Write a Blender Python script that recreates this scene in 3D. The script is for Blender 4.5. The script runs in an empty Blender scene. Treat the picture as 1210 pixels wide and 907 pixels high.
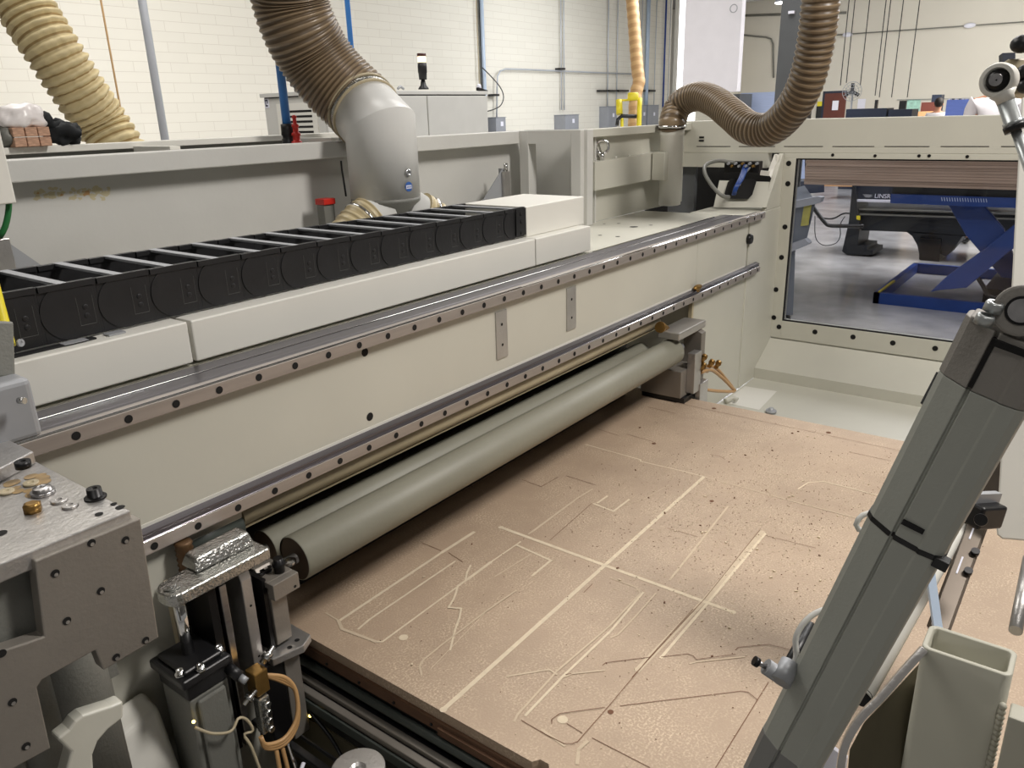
import bpy, bmesh, math, random
from mathutils import Vector, Matrix
random.seed(7)
R = math.radians
C = bpy.context.scene.collection
sc = bpy.context.scene
# ---------------------------------------------------------------- camera
F, CX, CY = 921.4, 605.0, 453.5
_a, _b, _c = R(37.588), R(19.072), R(1.696)
_f = Vector((math.cos(_a)*math.cos(_b), math.sin(_a)*math.cos(_b), -math.sin(_b)))
_r = Vector((math.sin(_a), -math.cos(_a), 0)); _d = _f.cross(_r)
_r2 = math.cos(_c)*_r + math.sin(_c)*_d; _d2 = -math.sin(_c)*_r + math.cos(_c)*_d
EYE = Vector((0, 0, 1))
cam = bpy.data.cameras.new('camera'); co = bpy.data.objects.new('camera', cam); C.objects.link(co)
cam.sensor_width = 36; cam.lens = 36*F/1210; cam.clip_start = .02; cam.clip_end = 200
co.matrix_world = Matrix(((_r2.x, -_d2.x, -_f.x, 0), (_r2.y, -_d2.y, -_f.y, 0), (_r2.z, -_d2.z, -_f.z, 1), (0, 0, 0, 1)))
sc.camera = co
def ray(x, y): return _r2*((x-CX)/F) + _d2*((y-CY)/F) + _f
def at(x, y, ax, v):
    d = ray(x, y); return EYE + d*((v-EYE[ax])/d[ax])
def AX(x, y, v): return at(x, y, 0, v)
def AY(x, y, v): return at(x, y, 1, v)
def AZ(x, y, v): return at(x, y, 2, v)
def PD(x, y, d): return EYE + ray(x, y)*d
# ---------------------------------------------------------------- materials
def mat(name, col, rough=.5, metal=0., var=.06, scale=6., bump=0., bscale=60., col2=None, spec=.5, emit=None, es=0, stretch=None, alpha=None, trans=0):
    m = bpy.data.materials.new(name); m.use_nodes = True
    n = m.node_tree.nodes; l = m.node_tree.links; b = n['Principled BSDF']
    b.inputs['Roughness'].default_value = rough; b.inputs['Metallic'].default_value = metal
    b.inputs['Specular IOR Level'].default_value = spec
    tc = n.new('ShaderNodeTexCoord'); mp = n.new('ShaderNodeMapping'); l.new(tc.outputs['Object'], mp.inputs[0])
    if stretch: mp.inputs['Scale'].default_value = stretch
    nz = n.new('ShaderNodeTexNoise'); nz.inputs['Scale'].default_value = scale; nz.inputs['Detail'].default_value = 5
    l.new(mp.outputs[0], nz.inputs['Vector'])
    cr = n.new('ShaderNodeValToRGB'); cr.color_ramp.elements[0].position = .3; cr.color_ramp.elements[1].position = .7
    c2 = col2 or [c*(1+var) for c in col]; c1 = col if col2 else [c*(1-var) for c in col]
    cr.color_ramp.elements[0].color = (*[min(1, c) for c in c1], 1); cr.color_ramp.elements[1].color = (*[min(1, c) for c in c2], 1)
    l.new(nz.outputs['Fac'], cr.inputs[0]); l.new(cr.outputs[0], b.inputs['Base Color'])
    if bump:
        n2 = n.new('ShaderNodeTexNoise'); n2.inputs['Scale'].default_value = bscale; l.new(mp.outputs[0], n2.inputs['Vector'])
        bp = n.new('ShaderNodeBump'); bp.inputs['Strength'].default_value = bump; bp.inputs['Distance'].default_value = .002
        l.new(n2.outputs['Fac'], bp.inputs['Height']); l.new(bp.outputs[0], b.inputs['Normal'])
    if emit:
        b.inputs['Emission Color'].default_value = (*emit, 1); b.inputs['Emission Strength'].default_value = es
    if trans: b.inputs['Transmission Weight'].default_value = trans
    if alpha is not None: b.inputs['Alpha'].default_value = alpha
    return m
def s(*c): return tuple(((v/255+.055)/1.055)**2.4 if v > 10 else v/255/12.92 for v in c)
M = {}
M['cream'] = mat('cream_paint', s(198, 196, 184), .38, var=.03, scale=4, bump=.06, bscale=90)
M['white'] = mat('white_powdercoat', s(224, 222, 214), .42, var=.02, scale=5, bump=.05, bscale=120)
M['grey_paint'] = mat('light_grey_paint', s(204, 203, 198), .42, var=.03, bump=.15)
M['dgrey'] = mat('grey_coat', s(118, 118, 112), .5, var=.03, bump=.3, bscale=200)
M['actgrey'] = mat('actuator_grey', s(166, 168, 160), .5, var=.03, bump=.15, bscale=300)
M['actcap'] = mat('cast_cap_grey', s(140, 136, 130), .6, var=.04, bump=.25, bscale=400)
M['steel'] = mat('ground_steel', s(168, 166, 166), .3, 1, var=.14, scale=30, stretch=(.15, 4, 4))
M['rail'] = mat('rail_steel', s(112, 109, 115), .32, .85, var=.12, scale=30, stretch=(.1, 3, 3))
M['railface'] = mat('rail_face', s(172, 164, 158), .45, .6, var=.08, scale=25, stretch=(.1, 3, 3))
M['alu'] = mat('aluminium_plate', s(190, 187, 184), .36, .8, var=.12, scale=9, bump=.3, bscale=160)
M['alu2'] = mat('machined_aluminium', s(150, 144, 136), .5, .6, var=.07, scale=7, bump=.2, bscale=200)
M['chrome'] = mat('chrome', s(225, 225, 225), .1, 1, var=.03)
M['castal'] = mat('cast_aluminium', s(176, 176, 172), .25, .95, var=.1, scale=20, bump=1., bscale=180)
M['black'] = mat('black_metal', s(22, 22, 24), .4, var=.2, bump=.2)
M['linemark'] = mat('moulded_line', s(74, 74, 72), .5)
M['blackp'] = mat('black_plastic', s(25, 25, 27), .45, var=.2, scale=18, bump=.3, bscale=50)
M['bolt'] = mat('black_oxide_bolt', s(30, 29, 30), .35, .5, var=.2)
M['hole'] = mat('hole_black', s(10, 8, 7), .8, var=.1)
M['roller'] = mat('roller_rubber', s(138, 136, 122), .5, var=.05, scale=5, bump=.3, bscale=40)
M['beige'] = mat('beige_pipe', s(186, 173, 144), .45, var=.1, scale=8)
M['mdf'] = mat('mdf_board', s(175, 153, 131), .58, var=.085, scale=3)
M['mdfedge'] = mat('mdf_edge', s(98, 70, 50), .8, var=.15, scale=20)
M['pale'] = mat('pale_groove', s(216, 200, 174), .8, var=.08, scale=60)
M['paler'] = mat('faint_groove', s(200, 182, 157), .8, var=.06, scale=60)
M['dark'] = mat('dark_groove', s(112, 78, 58), .9, var=.1)
M['stain'] = mat('faint_glue_stain', s(196, 186, 152), .5, var=.1)
M['railbrown'] = mat('oiled_rail', s(92, 84, 76), .35, .7, var=.1)
M['capbrown'] = mat('roller_cap_steel', s(96, 80, 66), .4, .6, var=.15)
M['springbrown'] = mat('rusty_spring', s(104, 78, 52), .5, .4, var=.2)
M['branch'] = mat('clear_tan_hose', s(196, 182, 146), .3, var=.08)
M['branchv'] = mat('clear_tan_hose_web', s(176, 160, 124), .35, var=.08)
M['bindark'] = mat('bin_grey', s(98, 104, 114), .45, var=.08)
M['postgrey'] = mat('tube_grey_paint', s(182, 180, 166), .45, var=.03)
M['duct'] = mat('duct_paint', s(220, 220, 217), .35, var=.03, bump=.04)
M['zinc'] = mat('zinc_plated', s(178, 182, 182), .3, .6, var=.06)
M['conduit'] = mat('pale_conduit', s(190, 194, 201), .4, .2, var=.05)
M['housing'] = mat('white_housing', s(234, 231, 236), .4, var=.02, bump=.03)
M['brass'] = mat('brass', s(158, 124, 70), .35, .85, var=.2, scale=30)
M['ochre'] = mat('tan_tube', s(186, 146, 98), .4, var=.1)
M['blue'] = mat('blue_paint', s(28, 64, 136), .4, var=.1)
M['bluehose'] = mat('blue_hose', s(66, 134, 212), .4, var=.05)
M['ltblue'] = mat('pale_blue_pipe', s(186, 202, 222), .35, var=.05)
M['dullyellow'] = mat('worn_yellow_label', s(170, 164, 84), .6, var=.15, scale=20)
M['yellow'] = mat('yellow_paint', s(232, 214, 44), .45, var=.05)
M['red'] = mat('red_plastic', s(200, 44, 34), .4, var=.05)
M['green'] = mat('green_hose', s(30, 104, 52), .4, var=.05)
M['galv'] = mat('galvanised', s(166, 168, 172), .45, .3, var=.08)
M['steelbox'] = mat('grey_enclosure', s(146, 149, 156), .5, var=.04)
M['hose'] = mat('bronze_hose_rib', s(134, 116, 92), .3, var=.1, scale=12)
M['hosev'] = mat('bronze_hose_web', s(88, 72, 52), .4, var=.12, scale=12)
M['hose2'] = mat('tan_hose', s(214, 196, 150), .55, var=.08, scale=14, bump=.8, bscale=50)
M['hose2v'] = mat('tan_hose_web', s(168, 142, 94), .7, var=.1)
M['hose3v'] = mat('orange_hose_groove', s(188, 148, 100), .5)
M['hose3'] = mat('orange_hose', s(204, 166, 116), .5, var=.06)
M['capgrey'] = mat('end_cap_grey', s(126, 126, 124), .5)
M['col'] = mat('column_grey', s(84, 86, 88), .5, var=.05)
M['navy'] = mat('dark_navy', s(22, 32, 52), .45, var=.1)
M['machblk'] = mat('machine_black', s(26, 30, 36), .45, var=.2)
M['board'] = mat('board_stack', s(160, 138, 122), .8, var=.16, scale=6, stretch=(1, .4, 30))
M['bluestack'] = mat('blue_boards', s(96, 116, 186), .7, var=.14, scale=5, stretch=(.5, .5, 14))
M['palestack'] = mat('pale_blue_boards', s(176, 190, 222), .7, var=.06, scale=5, stretch=(.5, .5, 20))
M['brown'] = mat('brown_door', s(92, 42, 30), .5, var=.1)
M['paper'] = mat('paper', s(226, 226, 238), .8, var=.02)
M['cardb'] = mat('cardboard', s(196, 150, 106), .8, var=.08)
M['skin'] = mat('skin', s(196, 140, 110), .6, var=.04)
M['hair'] = mat('dark_hair', s(34, 26, 22), .7, var=.1)
M['shirt'] = mat('white_shirt', s(236, 230, 232), .8, var=.02)
M['trouser'] = mat('dark_trousers', s(40, 44, 60), .8, var=.05)
M['clothblk'] = mat('black_cloth', s(20, 23, 26), .8, var=.3, bump=.8, bscale=30)
M['bag'] = mat('plastic_bag', s(236, 230, 228), .3, var=.04, bump=.8, bscale=25)
M['brick'] = mat('clay_bricks', s(184, 146, 122), .85, var=.28, scale=55, stretch=(1, 1, 3))
M['grease'] = mat('grease', s(158, 132, 92), .35, var=.3, scale=80)
M['greendk'] = mat('grey_green_bar', s(66, 72, 68), .45, var=.08)
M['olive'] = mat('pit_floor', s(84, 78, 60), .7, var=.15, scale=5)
M['sticker'] = mat('sticker_blue', s(50, 96, 170), .5, var=.03)
M['lampwarm'] = mat('lamp_lens', s(250, 226, 196), .4, emit=s(255, 222, 186), es=1.6)
M['darkred'] = mat('dark_red_lens', s(70, 28, 22), .3, var=.1)
M['lamp'] = mat('high_bay_light', (1, 1, 1), .5, emit=(1, .97, .9), es=14)
M['daylight'] = mat('daylight_pane', (1, 1, 1), .5, emit=(.95, .97, 1), es=2.6)
M['screwhead'] = mat('bright_zinc', s(206, 206, 204), .22, 1, var=.05)
M['led'] = mat('amber_led', (1, .7, .2), .5, emit=(1, .72, .2), es=5)
M['teal'] = mat('green_white_paper', s(170, 214, 200), .7, var=.2, scale=9)
# glass
g = bpy.data.materials.new('clear_pane'); g.use_nodes = True; nt = g.node_tree; nt.nodes.clear()
o_ = nt.nodes.new('ShaderNodeOutputMaterial'); tr = nt.nodes.new('ShaderNodeBsdfTransparent'); gl = nt.nodes.new('ShaderNodeBsdfGlossy'); mx = nt.nodes.new('ShaderNodeMixShader'); fr = nt.nodes.new('ShaderNodeFresnel')
fr.inputs[0].default_value = 1.35; tr.inputs[0].default_value = (.90, .91, .94, 1); gl.inputs['Roughness'].default_value = .02
nt.links.new(fr.outputs[0], mx.inputs[0]); nt.links.new(tr.outputs[0], mx.inputs[1]); nt.links.new(gl.outputs[0], mx.inputs[2]); nt.links.new(mx.outputs[0], o_.inputs[0]); M['glass'] = g
# painted concrete block wall
def brickmat():
    m = bpy.data.materials.new('painted_block_wall'); m.use_nodes = True; n = m.node_tree.nodes; l = m.node_tree.links; b = n['Principled BSDF']
    tc = n.new('ShaderNodeTexCoord'); mp = n.new('ShaderNodeMapping'); mp.inputs['Rotation'].default_value = (R(90), 0, 0)
    l.new(tc.outputs['Object'], mp.inputs[0])
    bt = n.new('ShaderNodeTexBrick'); l.new(mp.outputs[0], bt.inputs[0]); bt.inputs['Scale'].default_value = 1
    bt.inputs['Brick Width'].default_value = .60; bt.inputs['Row Height'].default_value = .146; bt.inputs['Mortar Size'].default_value = .005
    bt.inputs['Mortar Smooth'].default_value = .4; bt.inputs['Color1'].default_value = (*s(232, 228, 216), 1); bt.inputs['Color2'].default_value = (*s(229, 225, 213), 1); bt.inputs['Mortar'].default_value = (*s(214, 208, 195), 1)
    l.new(bt.outputs['Color'], b.inputs['Base Color']); b.inputs['Roughness'].default_value = .7
    bp = n.new('ShaderNodeBump'); bp.invert = True; bp.inputs['Strength'].default_value = .25; bp.inputs['Distance'].default_value = .006
    l.new(bt.outputs['Fac'], bp.inputs['Height']); l.new(bp.outputs[0], b.inputs['Normal']); return m
M['wall'] = brickmat()
M['farwall'] = mat('far_wall_paint', s(214, 209, 198), .8, var=.03, scale=.6)
M['ceil'] = mat('ceiling_deck', s(150, 148, 144), .9, var=.05)
def floormat():
    m = mat('sealed_concrete', s(182, 180, 178), .16, var=.26, scale=2.6, bump=.5, bscale=6, spec=1.0); n = m.node_tree.nodes; l = m.node_tree.links
    nz = n.new('ShaderNodeTexNoise'); nz.inputs['Scale'].default_value = 3; nz.inputs['Detail'].default_value = 6
    mr = n.new('ShaderNodeMapRange'); mr.inputs['To Min'].default_value = .02; mr.inputs['To Max'].default_value = .34
    l.new(nz.outputs['Fac'], mr.inputs[0]); l.new(mr.outputs[0], n['Principled BSDF'].inputs['Roughness']); return m
M['floor'] = floormat()
# mdf board : fibrous speckle + saw dust patches with their own shape
def mdfmat():
    m = M['mdf']; n = m.node_tree.nodes; l = m.node_tree.links; b = n['Principled BSDF']
    cr = [x for x in n if x.type == 'VALTORGB'][0]
    tc = [x for x in n if x.type == 'TEX_COORD'][0]
    w = n.new('ShaderNodeTexNoise'); w.inputs['Scale'].default_value = 230; w.inputs['Detail'].default_value = 3; l.new(tc.outputs['Object'], w.inputs['Vector'])
    w2 = n.new('ShaderNodeTexNoise'); w2.inputs['Scale'].default_value = 7; w2.inputs['Detail'].default_value = 6; w2.inputs['Roughness'].default_value = .7; l.new(tc.outputs['Object'], w2.inputs['Vector'])
    r1 = n.new('ShaderNodeValToRGB'); r1.color_ramp.elements[0].position = .47; r1.color_ramp.elements[1].position = .66; l.new(w.outputs['Fac'], r1.inputs[0])
    r2 = n.new('ShaderNodeValToRGB'); r2.color_ramp.elements[0].position = .40; r2.color_ramp.elements[1].position = .66; l.new(w2.outputs['Fac'], r2.inputs[0])
    mu = n.new('ShaderNodeMath'); mu.operation = 'MULTIPLY'; l.new(r1.outputs[0], mu.inputs[0]); l.new(r2.outputs[0], mu.inputs[1])
    m2 = n.new('ShaderNodeMath'); m2.operation = 'MULTIPLY'; m2.inputs[1].default_value = .75; l.new(mu.outputs[0], m2.inputs[0])
    mix = n.new('ShaderNodeMixRGB'); l.new(m2.outputs[0], mix.inputs[0]); l.new(cr.outputs[0], mix.inputs[1]); mix.inputs[2].default_value = (*s(224, 204, 176), 1)
    l.new(mix.outputs[0], b.inputs['Base Color'])
    bp = n.new('ShaderNodeBump'); bp.inputs['Strength'].default_value = .35; bp.inputs['Distance'].default_value = .002; l.new(w.outputs['Fac'], bp.inputs['Height']); l.new(bp.outputs[0], b.inputs['Normal'])
mdfmat()
# ---------------------------------------------------------------- mesh builder
def basis(w, up=Vector((0, 0, 1))):
    w = Vector(w).normalized(); u = up.cross(w)
    if u.length < 1e-4: u = Vector((1, 0, 0))
    u.normalize(); return u, w.cross(u).normalized(), w
class MB:
    def __init__(self): self.bm = bmesh.new(); self.mi = 0
    def m(self, i): self.mi = i; return self
    def poly(self, pts, smooth=False):
        f = self.bm.faces.new([self.bm.verts.new(p) for p in pts]); f.material_index = self.mi; f.smooth = smooth; return self
    def hexa(self, p):   # 8 points: bottom 4, top 4
        v = [self.bm.verts.new(q) for q in p]
        for a in ((0, 3, 2, 1), (4, 5, 6, 7), (0, 1, 5, 4), (1, 2, 6, 5), (2, 3, 7, 6), (3, 0, 4, 7)):
            f = self.bm.faces.new([v[i] for i in a]); f.material_index = self.mi
        return self
    def box(self, x0, x1, y0, y1, z0, z1):
        return self.hexa([(x0, y0, z0), (x1, y0, z0), (x1, y1, z0), (x0, y1, z0), (x0, y0, z1), (x1, y0, z1), (x1, y1, z1), (x0, y1, z1)])
    def obox(self, c, u, v, w, a, b, d):  # centre, unit axes, full sizes
        c = Vector(c); u, v, w = u*a/2, v*b/2, w*d/2
        return self.hexa([c-u-v-w, c+u-v-w, c+u+v-w, c-u+v-w, c-u-v+w, c+u-v+w, c+u+v+w, c-u+v+w])
    def bar(self, p0, p1, a, b, up=Vector((0, 0, 1))):
        p0, p1 = Vector(p0), Vector(p1); u, v, w = basis(p1-p0, up); return self.obox((p0+p1)/2, u, v, w, a, b, (p1-p0).length)
    def ring(self, c, u, v, r, n, r2=None): 
        r2 = r2 or r; return [self.bm.verts.new(Vector(c)+u*r*math.cos(2*math.pi*i/n)+v*r2*math.sin(2*math.pi*i/n)) for i in range(n)]
    def skin(self, A, B, smooth=True):
        n = len(A)
        for i in range(n):
            f = self.bm.faces.new((A[i], A[(i+1) % n], B[(i+1) % n], B[i])); f.smooth = smooth; f.material_index = self.mi
    def cap(self, A, flip=False):
        f = self.bm.faces.new(A[::-1] if flip else A); f.material_index = self.mi
    def cyl(self, p0, p1, r, r1=None, n=24, caps=True):
        p0, p1 = Vector(p0), Vector(p1); u, v, w = basis(p1-p0); r1 = r if r1 is None else r1
        A = self.ring(p0, u, v, r, n); B = self.ring(p1, u, v, r1, n); self.skin(A, B)
        if caps: self.cap(A, True); self.cap(B)
        return self
    def lathe(self, p0, axis, prof, n=28, caps=True):  # prof: (distance, radius)
        u, v, w = basis(axis); L = [self.ring(Vector(p0)+w*d, u, v, max(r, 1e-4), n) for d, r in prof]
        for (a, b), (q0, q1) in zip(zip(L, L[1:]), zip(prof, prof[1:])): self.skin(a, b, abs(q1[1]-q0[1]) < 2.5*abs(q1[0]-q0[0]))
        if caps: self.cap(L[0], True); self.cap(L[-1])
        return self
    def tube(self, pts, r, n=12, rf=None, caps=True, mf=None, step=None, flat=None):
        pts = spline(pts, step) if step else [Vector(p) for p in pts]
        prev = None; ref = None; first = None
        for i, p in enumerate(pts):
            t = (pts[min(i+1, len(pts)-1)]-pts[max(i-1, 0)]).normalized()
            if ref is None: u, v, _ = basis(t)
            else: u = (ref-t*ref.dot(t)).normalized(); v = t.cross(u)
            ref = u; rr = rf(i, len(pts)) if rf else r
            A = self.ring(p, u, v, rr, n)
            if prev:
                if mf: self.mi = mf(i)
                self.skin(prev, A)
            else: first = A
            prev = A
        if caps: self.cap(first, True); self.cap(prev)
        return self
    def prism(self, pts, vec):
        vec = Vector(vec); A = [self.bm.verts.new(Vector(p)) for p in pts]; B = [self.bm.verts.new(Vector(p)+vec) for p in pts]
        self.skin(A, B, False); self.cap(A, True); self.cap(B); return self
    def sphere(self, c, r, sx=1, sy=1, sz=1, n=16, k=10):
        c = Vector(c); L = []
        for j in range(1, k):
            t = math.pi*j/k; L.append([self.bm.verts.new(c+Vector((r*sx*math.sin(t)*math.cos(2*math.pi*i/n), r*sy*math.sin(t)*math.sin(2*math.pi*i/n), -r*sz*math.cos(t)))) for i in range(n)])
        for a, b in zip(L, L[1:]): self.skin(a, b)
        for A, z, fl in ((L[0], -1, True), (L[-1], 1, False)):
            v = self.bm.verts.new(c+Vector((0, 0, z*r*sz)))
            for i in range(n):
                q = (A[i], A[(i+1) % n], v) if not fl else (A[(i+1) % n], A[i], v); f = self.bm.faces.new(q); f.smooth = True; f.material_index = self.mi
        return self
    def build(self, name, mats, parent=None, bev=0, label=None, seg=2, origin=None):
        bmesh.ops.recalc_face_normals(self.bm, faces=self.bm.faces)
        if not isinstance(mats, (list, tuple)): mats = [mats]
        me = bpy.data.meshes.new(name); off = None
        if parent is not None:
            off = Vector((0, 0, 0)); p = parent
            while p: off += Vector(p.location); p = p.parent
        elif origin is not None: off = Vector(origin)
        if off is not None:
            for v in self.bm.verts: v.co -= off
        self.bm.to_mesh(me); self.bm.free()
        for m_ in mats: me.materials.append(M[m_])
        o = bpy.data.objects.new(name, me); C.objects.link(o)
        if parent is not None: o.parent = parent
        elif origin is not None: o.location = off
        if bev:
            b = o.modifiers.new('bevel', 'BEVEL'); b.width = bev; b.segments = seg; b.limit_method = 'ANGLE'; b.angle_limit = R(40)
        if label: o['label'] = label
        return o
def spline(pts, step):
    P_ = [Vector(p) for p in pts]; P_ = [P_[0]*2-P_[1]]+P_+[P_[-1]*2-P_[-2]]; out = []
    for i in range(1, len(P_)-2):
        a, b, c, d = P_[i-1:i+3]
        for k in range(24):
            t = k/24; out.append(.5*((2*b)+(-a+c)*t+(2*a-5*b+4*c-d)*t*t+(-a+3*b-3*c+d)*t**3))
    out.append(P_[-2]); res = [out[0]]; acc = 0
    for a, b in zip(out, out[1:]):
        L = (b-a).length; pos = step-acc
        while pos <= L: res.append(a.lerp(b, pos/L)); pos += step
        acc = (acc+L) % step if step < acc+L else acc+L
    return res
def tag(o, label, cat, group=None):
    o['label'] = label; o['category'] = cat
    if group: o['group'] = group
    return o
def thing(name, label, cat, loc=(0, 0, 0), group=None):
    o = bpy.data.objects.new(name, None); o.empty_display_size = .05; C.objects.link(o); o.location = loc; return tag(o, label, cat, group)
def struct(o): o['kind'] = 'structure'; return o
def circ_on(mb, c, nrm, r, n=14, lift=.0006, r2=None):
    u, v, w = basis(nrm); c = Vector(c)+w*lift
    mb.poly([c+u*r*math.cos(2*math.pi*i/n)+v*(r2 or r)*math.sin(2*math.pi*i/n) for i in range(n)])
def text_mesh(txt, size, mname, parent, mtx, name='lettering'):
    cu = bpy.data.curves.new(name, 'FONT'); cu.body = txt; cu.size = size; cu.extrude = .001
    t = bpy.data.objects.new('t', cu); me = bpy.data.meshes.new_from_object(t); me.materials.clear(); me.materials.append(M[mname])
    off = Vector((0, 0, 0)); p = parent
    while p: off += Vector(p.location); p = p.parent
    me.transform(Matrix.Translation(-off) @ mtx); o = bpy.data.objects.new(name, me); C.objects.link(o); o.parent = parent
    bpy.data.objects.remove(t); bpy.data.curves.remove(cu); return o
X, Y, Z = Vector((1, 0, 0)), Vector((0, 1, 0)), Vector((0, 0, 1))
FZ = -.72
XW = 3.65
# ================================================================ THE HALL
struct(MB().box(-9, 32, -16, 14, FZ-.1, FZ).build('floor', 'floor'))
struct(MB().box(-9, 24.3, 12, 12.3, FZ, 4.6).build('wall_left', 'wall'))
struct(MB().box(26.3, 30.3, 12, 12.3, FZ, 4.6).build('wall_left', 'wall'))
struct(MB().box(30, 30.3, -16, 16, FZ, 4.6).build('wall_far', 'farwall'))
struct(MB().box(-9, 30.3, -16, 16, 4.6, 4.75).build('ceiling', 'ceil'))
# daylight window at the end of the block wall
mb = MB().box(24.6, 24.7, 11.95, 12.05, FZ, 4.6); mb.box(26.2, 26.3, 11.95, 12.05, FZ, 4.6); w1 = struct(mb.build('window_1', 'white'))
w1p = MB().box(24.7, 26.2, 11.98, 12.0, FZ, 4.6).build('pane', 'daylight', w1)
# roof joists across the far bay
for i in range(4):
    struct(MB().box(12+i*5, 12.25+i*5, -16, 12, 4.25, 4.6).build('trim_%d' % (i+1), 'ceil'))
# high bay lights
for i, (x, y) in enumerate([(20.5, 4.55), (10.5, 6.6), (27, 9.5)]):
    t = thing('high_bay_light', ['glowing high bay ceiling light above the far bay, at the top edge of the photo', 'high bay ceiling light above the cabinet', 'high bay ceiling light in the far corner by the bright window'][i], 'ceiling light', (x, y, 4.1))
    MB().lathe((x, y, 4.1), Z, [(0, .28), (.12, .2), (.25, .08)]).build('shade', 'steelbox', t)
    MB().cyl((x, y, 4.08), (x, y, 4.1), .25).build('lens', 'lamp', t)
    MB().cyl((x, y, 4.34), (x, y, 4.6), .01, n=8).build('cord', 'black', t)

# ================================================================ SPOILBOARD TABLE
TX0, TX1, TY0, TY1 = .803, 2.515, -1.6, 1.75
tb = thing('router_table', 'wide tan MDF-topped cutting table scored with pale routed lines', 'work table', (1.6, 0, 0))
SK = [0]
def strip(mb, pts, w, zz=.0005):
    for a, b in zip(pts, pts[1:]):
        SK[0] += 1; zz += .0000035*SK[0]; a = AZ(*a, 0); b = AZ(*b, 0); d = (b-a).normalized(); nrm = Vector((-d.y, d.x, 0))*w/2; a = a-d*w*.3; b = b+d*w*.3
        mb.poly([(a-nrm)+Z*zz, (b-nrm)+Z*zz, (b+nrm)+Z*zz, (a+nrm)+Z*zz])
mb = MB()
# top sheet with the stepped front edge
mb.prism([(TX0, TY1, -.022), (TX0, .60, -.022), (TX0+.012, .592, -.022), (TX0+.012, .575, -.022), (TX0, .565, -.022), (TX0, TY0, -.022), (TX1, TY0, -.022), (TX1, TY1, -.022)], (0, 0, .022))
mb.m(1).box(TX0-.006, TX1+.006, TY0, TY1, -.045, -.022)
mb.box(TX0-.012, TX0-.006, TY0, .80, -.045, -.030)
def arcfix(l): return l
mb.m(2)
strip(mb, [(524, 838), (832, 563)], .0095); strip(mb, [(592, 623), (866, 723)], .0095)
for q in [(524, 838), (592, 623), (866, 723)]: circ_on(mb, AZ(*q, 0), Z, .007, lift=.0003)
circ_on(mb, AZ(664.7, 850, 0), Z, .0095); circ_on(mb, AZ(476.8, 753, 0), Z, .0095)
strip(mb, [(692, 525), (757, 543), (757, 545), (805, 556), (832, 563)], .0045)
strip(mb, [(400.6, 733.5), (522.6, 652.4)], .007); strip(mb, [(522.6, 652.4), (560, 628.6)], .009)
strip(mb, [(423.4, 743), (436.8, 731.6), (537.9, 663)], .005)
strip(mb, [(444, 758), (452, 758), (553, 684)], .0045); strip(mb, [(553, 684), (580, 664)], .0075); strip(mb, [(580, 664), (615, 640)], .004)
strip(mb, [(611, 644), (651, 662), (629, 680)], .006); strip(mb, [(509, 790), (575, 722)], .001)
strip(mb, [(701.5, 595), (725, 604), (743.5, 590)], .006); strip(mb, [(706, 594), (717.6, 586)], .006)
strip(mb, [(621, 845), (664, 800), (722, 745), (760, 700)], .005)
strip(mb, [(781, 777), (839, 709), (904.6, 630)], .006)
strip(mb, [(943, 577.6), (955, 570), (973, 568.7), (997, 574.7), (1035.7, 585), (1075, 596)], .004)
strip(mb, [(556, 668), (552, 676), (550, 686), (541, 692), (539, 700), (536, 708), (530, 718), (545, 719), (543, 730), (537, 747)], .0045)
strip(mb, [(537, 747), (532, 768)], .004)
mb.m(3)
strip(mb, [(832, 563), (872, 574), (928, 590), (1012, 612), (1060, 625)], .004)
strip(mb, [(608, 852), (611, 845), (658, 793), (720, 740), (757, 701)], .004)
strip(mb, [(757, 701), (752, 694), (722, 683)], .003)
strip(mb, [(722, 753), (730, 750), (753, 726), (775, 701)], .0035)
strip(mb, [(753, 792), (835, 706.5), (901, 628)], .012, .0003)
strip(mb, [(400, 733), (404, 743), (444, 758)], .007); strip(mb, [(385, 724), (400, 733)], .003)
strip(mb, [(498, 797), (496, 787), (500, 780), (520, 763.6), (575, 722), (610, 698)], .004)
strip(mb, [(624.6, 631), (681.6, 589), (700, 578)], .005); strip(mb, [(585, 681), (627, 655)], .0035); strip(mb, [(629, 629), (680, 591)], .002)
strip(mb, [(599, 799), (649, 791), (658, 797)], .004); strip(mb, [(666, 800), (676, 796), (714, 792)], .0035)
strip(mb, [(815, 784), (823, 782), (880, 776)], .003); strip(mb, [(904.6, 556.8), (940, 565.7)], .003)
strip(mb, [(791.5, 685), (825, 643), (860, 598.5)], .005); strip(mb, [(790, 573), (760, 590), (741, 596)], .002)
strip(mb, [(682, 902), (684, 885), (694, 876)], .006); strip(mb, [(640, 862), (667, 881)], .005)
mb.m(4)
DK = .0013
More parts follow.
